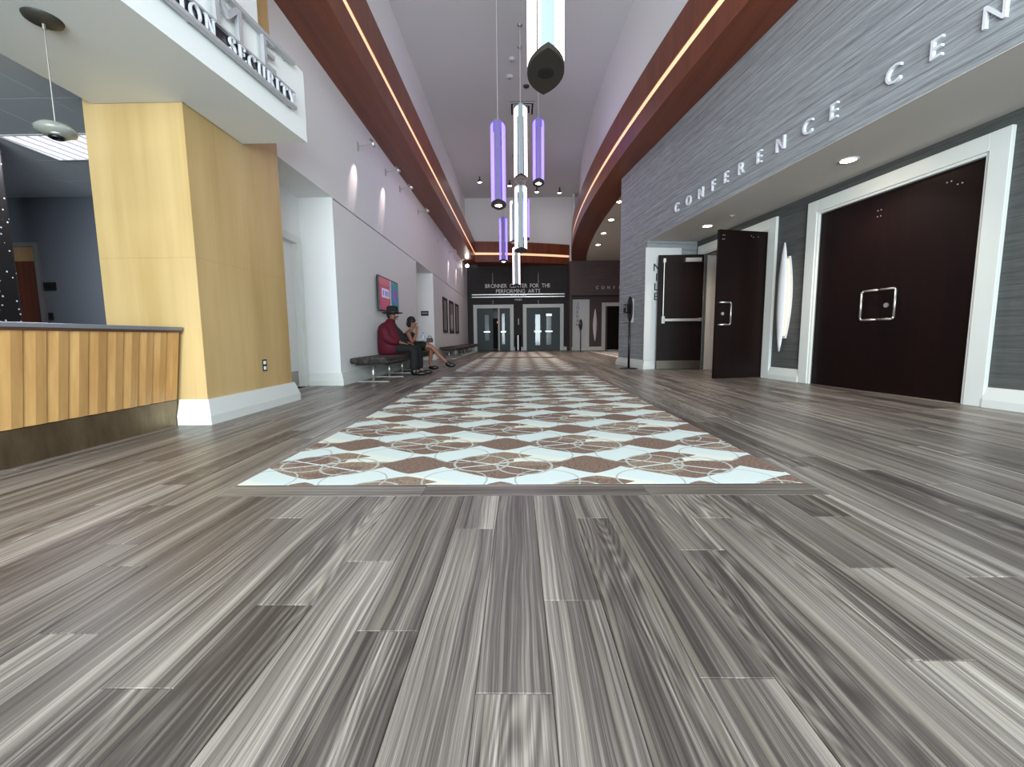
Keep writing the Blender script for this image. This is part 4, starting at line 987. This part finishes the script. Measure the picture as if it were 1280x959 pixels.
def ellipsoid(mb, c, r, n=16, m_=10):
    prof = [(math.sin(pi * i / m_), -math.cos(pi * i / m_)) for i in range(m_ + 1)]
    vs = [(c[0] + r[0] * q_[0] * math.cos(2 * pi * j / n), c[1] + r[1] * q_[0] * math.sin(2 * pi * j / n), c[2] + r[2] * q_[1]) for j in range(n) for q_ in prof]
    k = m_ + 1
    return mb.add(vs, [(j * k + i, ((j + 1) % n) * k + i, ((j + 1) % n) * k + i + 1, j * k + i + 1) for j in range(n) for i in range(m_)])
def hand(verts, edges, wrist_i, base, d, up, side, spread=0.02):
    """palm and five fingers growing from a wrist vertex: d along the hand, up = back of hand, side = thumb side"""
    d, up, side = Vector(d).normalized(), Vector(up).normalized(), Vector(side).normalized(); b = Vector(base)
    pi_ = len(verts); pc = b + d * 0.05; verts.append((*pc, 0.03, 0.018)); edges.append((wrist_i, pi_))
    for k, L in enumerate((0.07, 0.08, 0.075, 0.06)):
        o_ = side * (0.027 - 0.018 * k)
        a = pc + d * 0.045 + o_; c = a + d * L * 0.5 - up * 0.012; e_ = c + d * L * 0.35 - up * 0.03
        i0 = len(verts); verts += [(*a, 0.009), (*c, 0.0085), (*e_, 0.007)]; edges += [(pi_, i0), (i0, i0 + 1), (i0 + 1, i0 + 2)]
    a = b + d * 0.03 + side * 0.035; c = a + d * 0.035 + side * 0.018 - up * 0.01; i0 = len(verts); verts += [(*a, 0.011), (*c, 0.009)]; edges += [(pi_, i0), (i0, i0 + 1)]

# man: faces +x, back against the wall
man = empty('person', (-2.40, 8.15, 0), 0, 'seated person in a burgundy velvet jacket, black trousers and black brimmed hat', 'person')
V = [(-0.08, 0, 0.56, 0.13, 0.12), (-0.12, 0, 0.72, 0.16, 0.15), (-0.08, 0, 0.90, 0.15, 0.14), (-0.03, 0, 1.0, 0.06), (0.0, 0, 1.06, 0.06), (0.015, 0, 1.11, 0.082), (0.015, 0, 1.18, 0.085),
     (-0.09, -0.17, 0.88, 0.05), (-0.02, -0.28, 0.70, 0.045), (0.22, -0.17, 0.62, 0.034),
     (-0.09, 0.17, 0.88, 0.05), (-0.02, 0.28, 0.70, 0.045), (0.24, 0.14, 0.62, 0.034),
     (0.02, -0.11, 0.50, 0.09), (0.44, -0.14, 0.50, 0.068), (0.42, -0.14, 0.12, 0.045), (0.54, -0.15, 0.05, 0.035),
     (0.02, 0.11, 0.50, 0.09), (0.44, 0.13, 0.50, 0.068), (0.46, 0.13, 0.12, 0.045), (0.58, 0.14, 0.05, 0.035)]
E_ = [(0, 1), (1, 2), (2, 3), (3, 4), (4, 5), (5, 6), (2, 7), (7, 8), (8, 9), (2, 10), (10, 11), (11, 12), (0, 13), (13, 14), (14, 15), (15, 16), (0, 17), (17, 18), (18, 19), (19, 20)]
hand(V, E_, 9, (0.22, -0.17, 0.62), (1, 0.25, -0.25), (0, 0, 1), (0.2, 1, 0)); hand(V, E_, 12, (0.24, 0.14, 0.62), (1, -0.3, -0.2), (0, 0, 1), (-0.2, -1, 0))
skin('body', V, E_, M['skin'], man)
def loft(rings, name, m, parent, n=20):
    vs = [((a + b) / 2 + (b - a) / 2 * math.cos(2 * pi * i / n), y_ * math.sin(2 * pi * i / n), z) for z, a, b, y_ in rings for i in range(n)]
    k = len(rings)
    return MB().add(vs, [(j * n + i, j * n + (i + 1) % n, (j + 1) * n + (i + 1) % n, (j + 1) * n + i) for j in range(k - 1) for i in range(n)] + [tuple(range(n)), tuple(range((k - 1) * n, k * n))]).build(name, m, parent, True)
loft([(0.405, -0.25, 0.14, 0.22), (0.43, -0.28, 0.19, 0.245), (0.56, -0.285, 0.24, 0.26), (0.70, -0.28, 0.235, 0.26), (0.84, -0.275, 0.16, 0.25), (0.93, -0.25, 0.08, 0.22), (0.985, -0.20, 0.06, 0.16), (1.02, -0.13, 0.06, 0.10), (1.06, -0.10, 0.06, 0.085), (1.075, -0.08, 0.05, 0.07)], 'jacket', M['velvet'], man)
loft([(0.43, 0.0, 0.225, 0.14), (0.56, 0.02, 0.275, 0.17), (0.70, 0.02, 0.265, 0.165), (0.84, 0.0, 0.185, 0.13), (0.93, -0.03, 0.10, 0.08), (0.99, -0.05, 0.065, 0.05)], 'shirt_front', M['black_cloth'], man)
for s_ in (-1, 1):
    skin('sleeve', [(-0.10, s_ * 0.19, 0.91, 0.10), (-0.06, s_ * 0.27, 0.82, 0.10), (-0.01, s_ * 0.29, 0.68, 0.095), (0.10, s_ * 0.25, 0.64, 0.08), (0.18, s_ * 0.19, 0.635, 0.062)], [(0, 1), (1, 2), (2, 3), (3, 4)], M['velvet'], man)
T = [(-0.04, 0, 0.54, 0.13, 0.12), (0.06, -0.12, 0.52, 0.11), (0.45, -0.15, 0.51, 0.092), (0.44, -0.15, 0.30, 0.085), (0.42, -0.15, 0.09, 0.085), (0.06, 0.12, 0.52, 0.11), (0.45, 0.14, 0.51, 0.092), (0.46, 0.14, 0.30, 0.085), (0.46, 0.14, 0.09, 0.085)]
skin('trousers', T, [(0, 1), (1, 2), (2, 3), (3, 4), (0, 5), (5, 6), (6, 7), (7, 8)], M['black_cloth'], man)
for dx, yy in ((0, -0.15), (0.04, 0.14)):
    mb = MB(); ellipsoid(mb, (0.53 + dx, yy, 0.045), (0.15, 0.05, 0.045)); ellipsoid(mb, (0.43 + dx, yy, 0.08), (0.07, 0.055, 0.08)); mb.build('shoe', M['black_leather'], man, True)
ht = MB().lathe([(0.0, 1.312), (0.07, 1.318), (0.094, 1.30), (0.102, 1.21), (0.104, 1.195), (0.165, 1.185), (0.178, 1.192), (0.165, 1.176), (0.095, 1.182)], 28, (0.015, 0, 0), 1.1, 0.92).build('hat', M['black_cloth'], man, True)
MB().lathe([(0.105, 1.197), (0.1045, 1.222), (0.101, 1.222)], 28, (0.015, 0, 0), 1.1, 0.92).build('hat_band', M['black_leather'], ht, True)
mb = MB(); ellipsoid(mb, (0.105, 0, 1.115), (0.022, 0.014, 0.022), 10, 8); ellipsoid(mb, (0.092, 0, 1.068), (0.014, 0.024, 0.008), 10, 6); ellipsoid(mb, (0.01, -0.083, 1.12), (0.018, 0.012, 0.03), 10, 6); ellipsoid(mb, (0.01, 0.083, 1.12), (0.018, 0.012, 0.03), 10, 6); mb.build('face_features', M['skin'], man, True)
mb = MB()
for s_ in (-1, 1): ellipsoid(mb, (0.087, s_ * 0.032, 1.14), (0.012, 0.014, 0.009), 10, 6)
mb.build('eyes', M['eye_white'], man, True)
mb = MB(); ellipsoid(mb, (-0.03, 0, 1.14), (0.066, 0.084, 0.07), 16, 10); mb.build('hair', M['hair'], man, True)

# woman: faces +x, right arm raised to her mouth, legs crossed
wom = empty('person', (-2.36, 9.45, 0), 0, 'seated person in a sleeveless black dress with crossed legs and hand at the mouth', 'person')
V = [(-0.06, 0, 0.54, 0.12, 0.11), (-0.09, 0, 0.66, 0.105, 0.09), (-0.05, 0, 0.80, 0.11, 0.09), (0.0, 0, 0.885, 0.045), (0.03, 0, 0.94, 0.048), (0.045, 0, 1.0, 0.072), (0.035, 0, 1.08, 0.08),
     (-0.04, -0.155, 0.83, 0.055), (0.06, -0.20, 0.60, 0.042), (0.14, -0.09, 0.82, 0.028),
     (-0.04, 0.155, 0.83, 0.055), (0.03, 0.20, 0.60, 0.042), (0.24, 0.08, 0.62, 0.028),
     (0.02, -0.09, 0.50, 0.085), (0.42, -0.03, 0.54, 0.06), (0.66, 0.02, 0.26, 0.045), (0.76, 0.03, 0.17, 0.03), (0.86, 0.04, 0.11, 0.026),
     (0.02, 0.09, 0.49, 0.085), (0.42, 0.08, 0.48, 0.06), (0.37, 0.10, 0.13, 0.04), (0.45, 0.10, 0.06, 0.03)]
E_ = [(0, 1), (1, 2), (2, 3), (3, 4), (4, 5), (5, 6), (2, 7), (7, 8), (8, 9), (2, 10), (10, 11), (11, 12), (0, 13), (13, 14), (14, 15), (15, 16), (16, 17), (0, 18), (18, 19), (19, 20), (20, 21)]
hand(V, E_, 9, (0.14, -0.09, 0.82), (-0.05, 0.25, 1), (0.4, -1, 0), (-1, -0.3, 0)); hand(V, E_, 12, (0.24, 0.08, 0.62), (1, -0.3, -0.1), (0, 0, 1), (0, -1, 0))
skin('body', V, E_, M['skin2'], wom)
D = [(-0.06, 0, 0.57, 0.14, 0.14), (-0.09, 0, 0.66, 0.15, 0.14), (-0.06, 0, 0.80, 0.145, 0.135), (0.04, -0.09, 0.53, 0.115), (0.36, -0.04, 0.555, 0.088), (0.04, 0.09, 0.52, 0.11), (0.34, 0.06, 0.50, 0.085)]
skin('dress', D, [(0, 1), (1, 2), (0, 3), (3, 4), (0, 5), (5, 6)], M['black_cloth'], wom)
loft([(0.42, -0.19, 0.08, 0.16), (0.50, -0.21, 0.10, 0.17), (0.62, -0.21, 0.06, 0.145), (0.72, -0.19, 0.075, 0.15), (0.80, -0.165, 0.075, 0.14), (0.835, -0.14, 0.05, 0.11)], 'bodice', M['black_cloth'], wom)
mb = MB(); ellipsoid(mb, (0.005, 0, 1.085), (0.10, 0.095, 0.105)); ellipsoid(mb, (-0.05, 0, 1.02), (0.055, 0.075, 0.075)); mb.build('hair', M['hair'], wom, True)
mb = MB(); ellipsoid(mb, (0.122, 0, 1.03), (0.018, 0.013, 0.02), 10, 8); ellipsoid(mb, (0.108, 0, 0.985), (0.012, 0.022, 0.008), 10, 6); ellipsoid(mb, (0.03, -0.078, 1.03), (0.016, 0.01, 0.026), 10, 6); mb.build('face_features', M['skin2'], wom, True)
mb = MB()
for s_ in (-1, 1): ellipsoid(mb, (0.104, s_ * 0.029, 1.052), (0.012, 0.013, 0.008), 10, 6)
mb.build('eyes', M['eye_white'], wom, True)
mb = MB(); ellipsoid(mb, (0.85, 0.04, 0.10), (0.105, 0.042, 0.05)); ellipsoid(mb, (0.79, 0.03, 0.13), (0.06, 0.04, 0.055)); mb.build('shoe', M['black_leather'], wom, True)
mb = MB(); ellipsoid(mb, (0.45, 0.10, 0.045), (0.12, 0.045, 0.045)); mb.build('shoe', M['black_leather'], wom, True)
# things on her lap
t = empty('paper_plate', (-2.14, 9.30, 0.66), 0, 'white paper plate on the lap of the person in black', 'plate')
MB().lathe([(0.0, 0.0), (0.07, 0.0), (0.11, 0.014), (0.112, 0.018), (0.07, 0.005), (0.0, 0.005)], 24).build('dish', M['paper'], t, True)
mb = MB(); ellipsoid(mb, (0.01, 0, 0.016), (0.05, 0.04, 0.014), 12, 6); mb.build('food', M['maple'], t, True)
t = empty('water_bottle', (-2.12, 9.52, 0.63), 0, 'pale blue plastic water bottle standing on the lap of the person in black', 'bottle')
MB().lathe([(0.0, 0.0), (0.03, 0.0), (0.033, 0.01), (0.033, 0.12), (0.028, 0.15), (0.013, 0.175), (0.013, 0.19), (0.0, 0.19)], 18).build('body', M['bottle'], t, True)
MB().lathe([(0.015, 0.185), (0.015, 0.205), (0.0, 0.205)], 14).build('cap', M['black_plastic'], t, True)
t = empty('handbag', (-1.95, 9.42, 0.61), 0, 'small dark maroon handbag on the knees of the person in black', 'bag')
MB().hexa([(-0.07, -0.05, 0), (0.07, -0.05, 0), (0.07, 0.05, 0), (-0.07, 0.05, 0), (-0.06, -0.03, 0.1), (0.06, -0.03, 0.1), (0.06, 0.03, 0.1), (-0.06, 0.03, 0.1)]).build('pouch', M['maroon'], t, bevel=0.012)
MB().tube([(-0.04, 0, 0.1), (-0.025, 0, 0.14), (0.025, 0, 0.14), (0.04, 0, 0.1)], 0.006, 6).build('handle', M['maroon'], t)
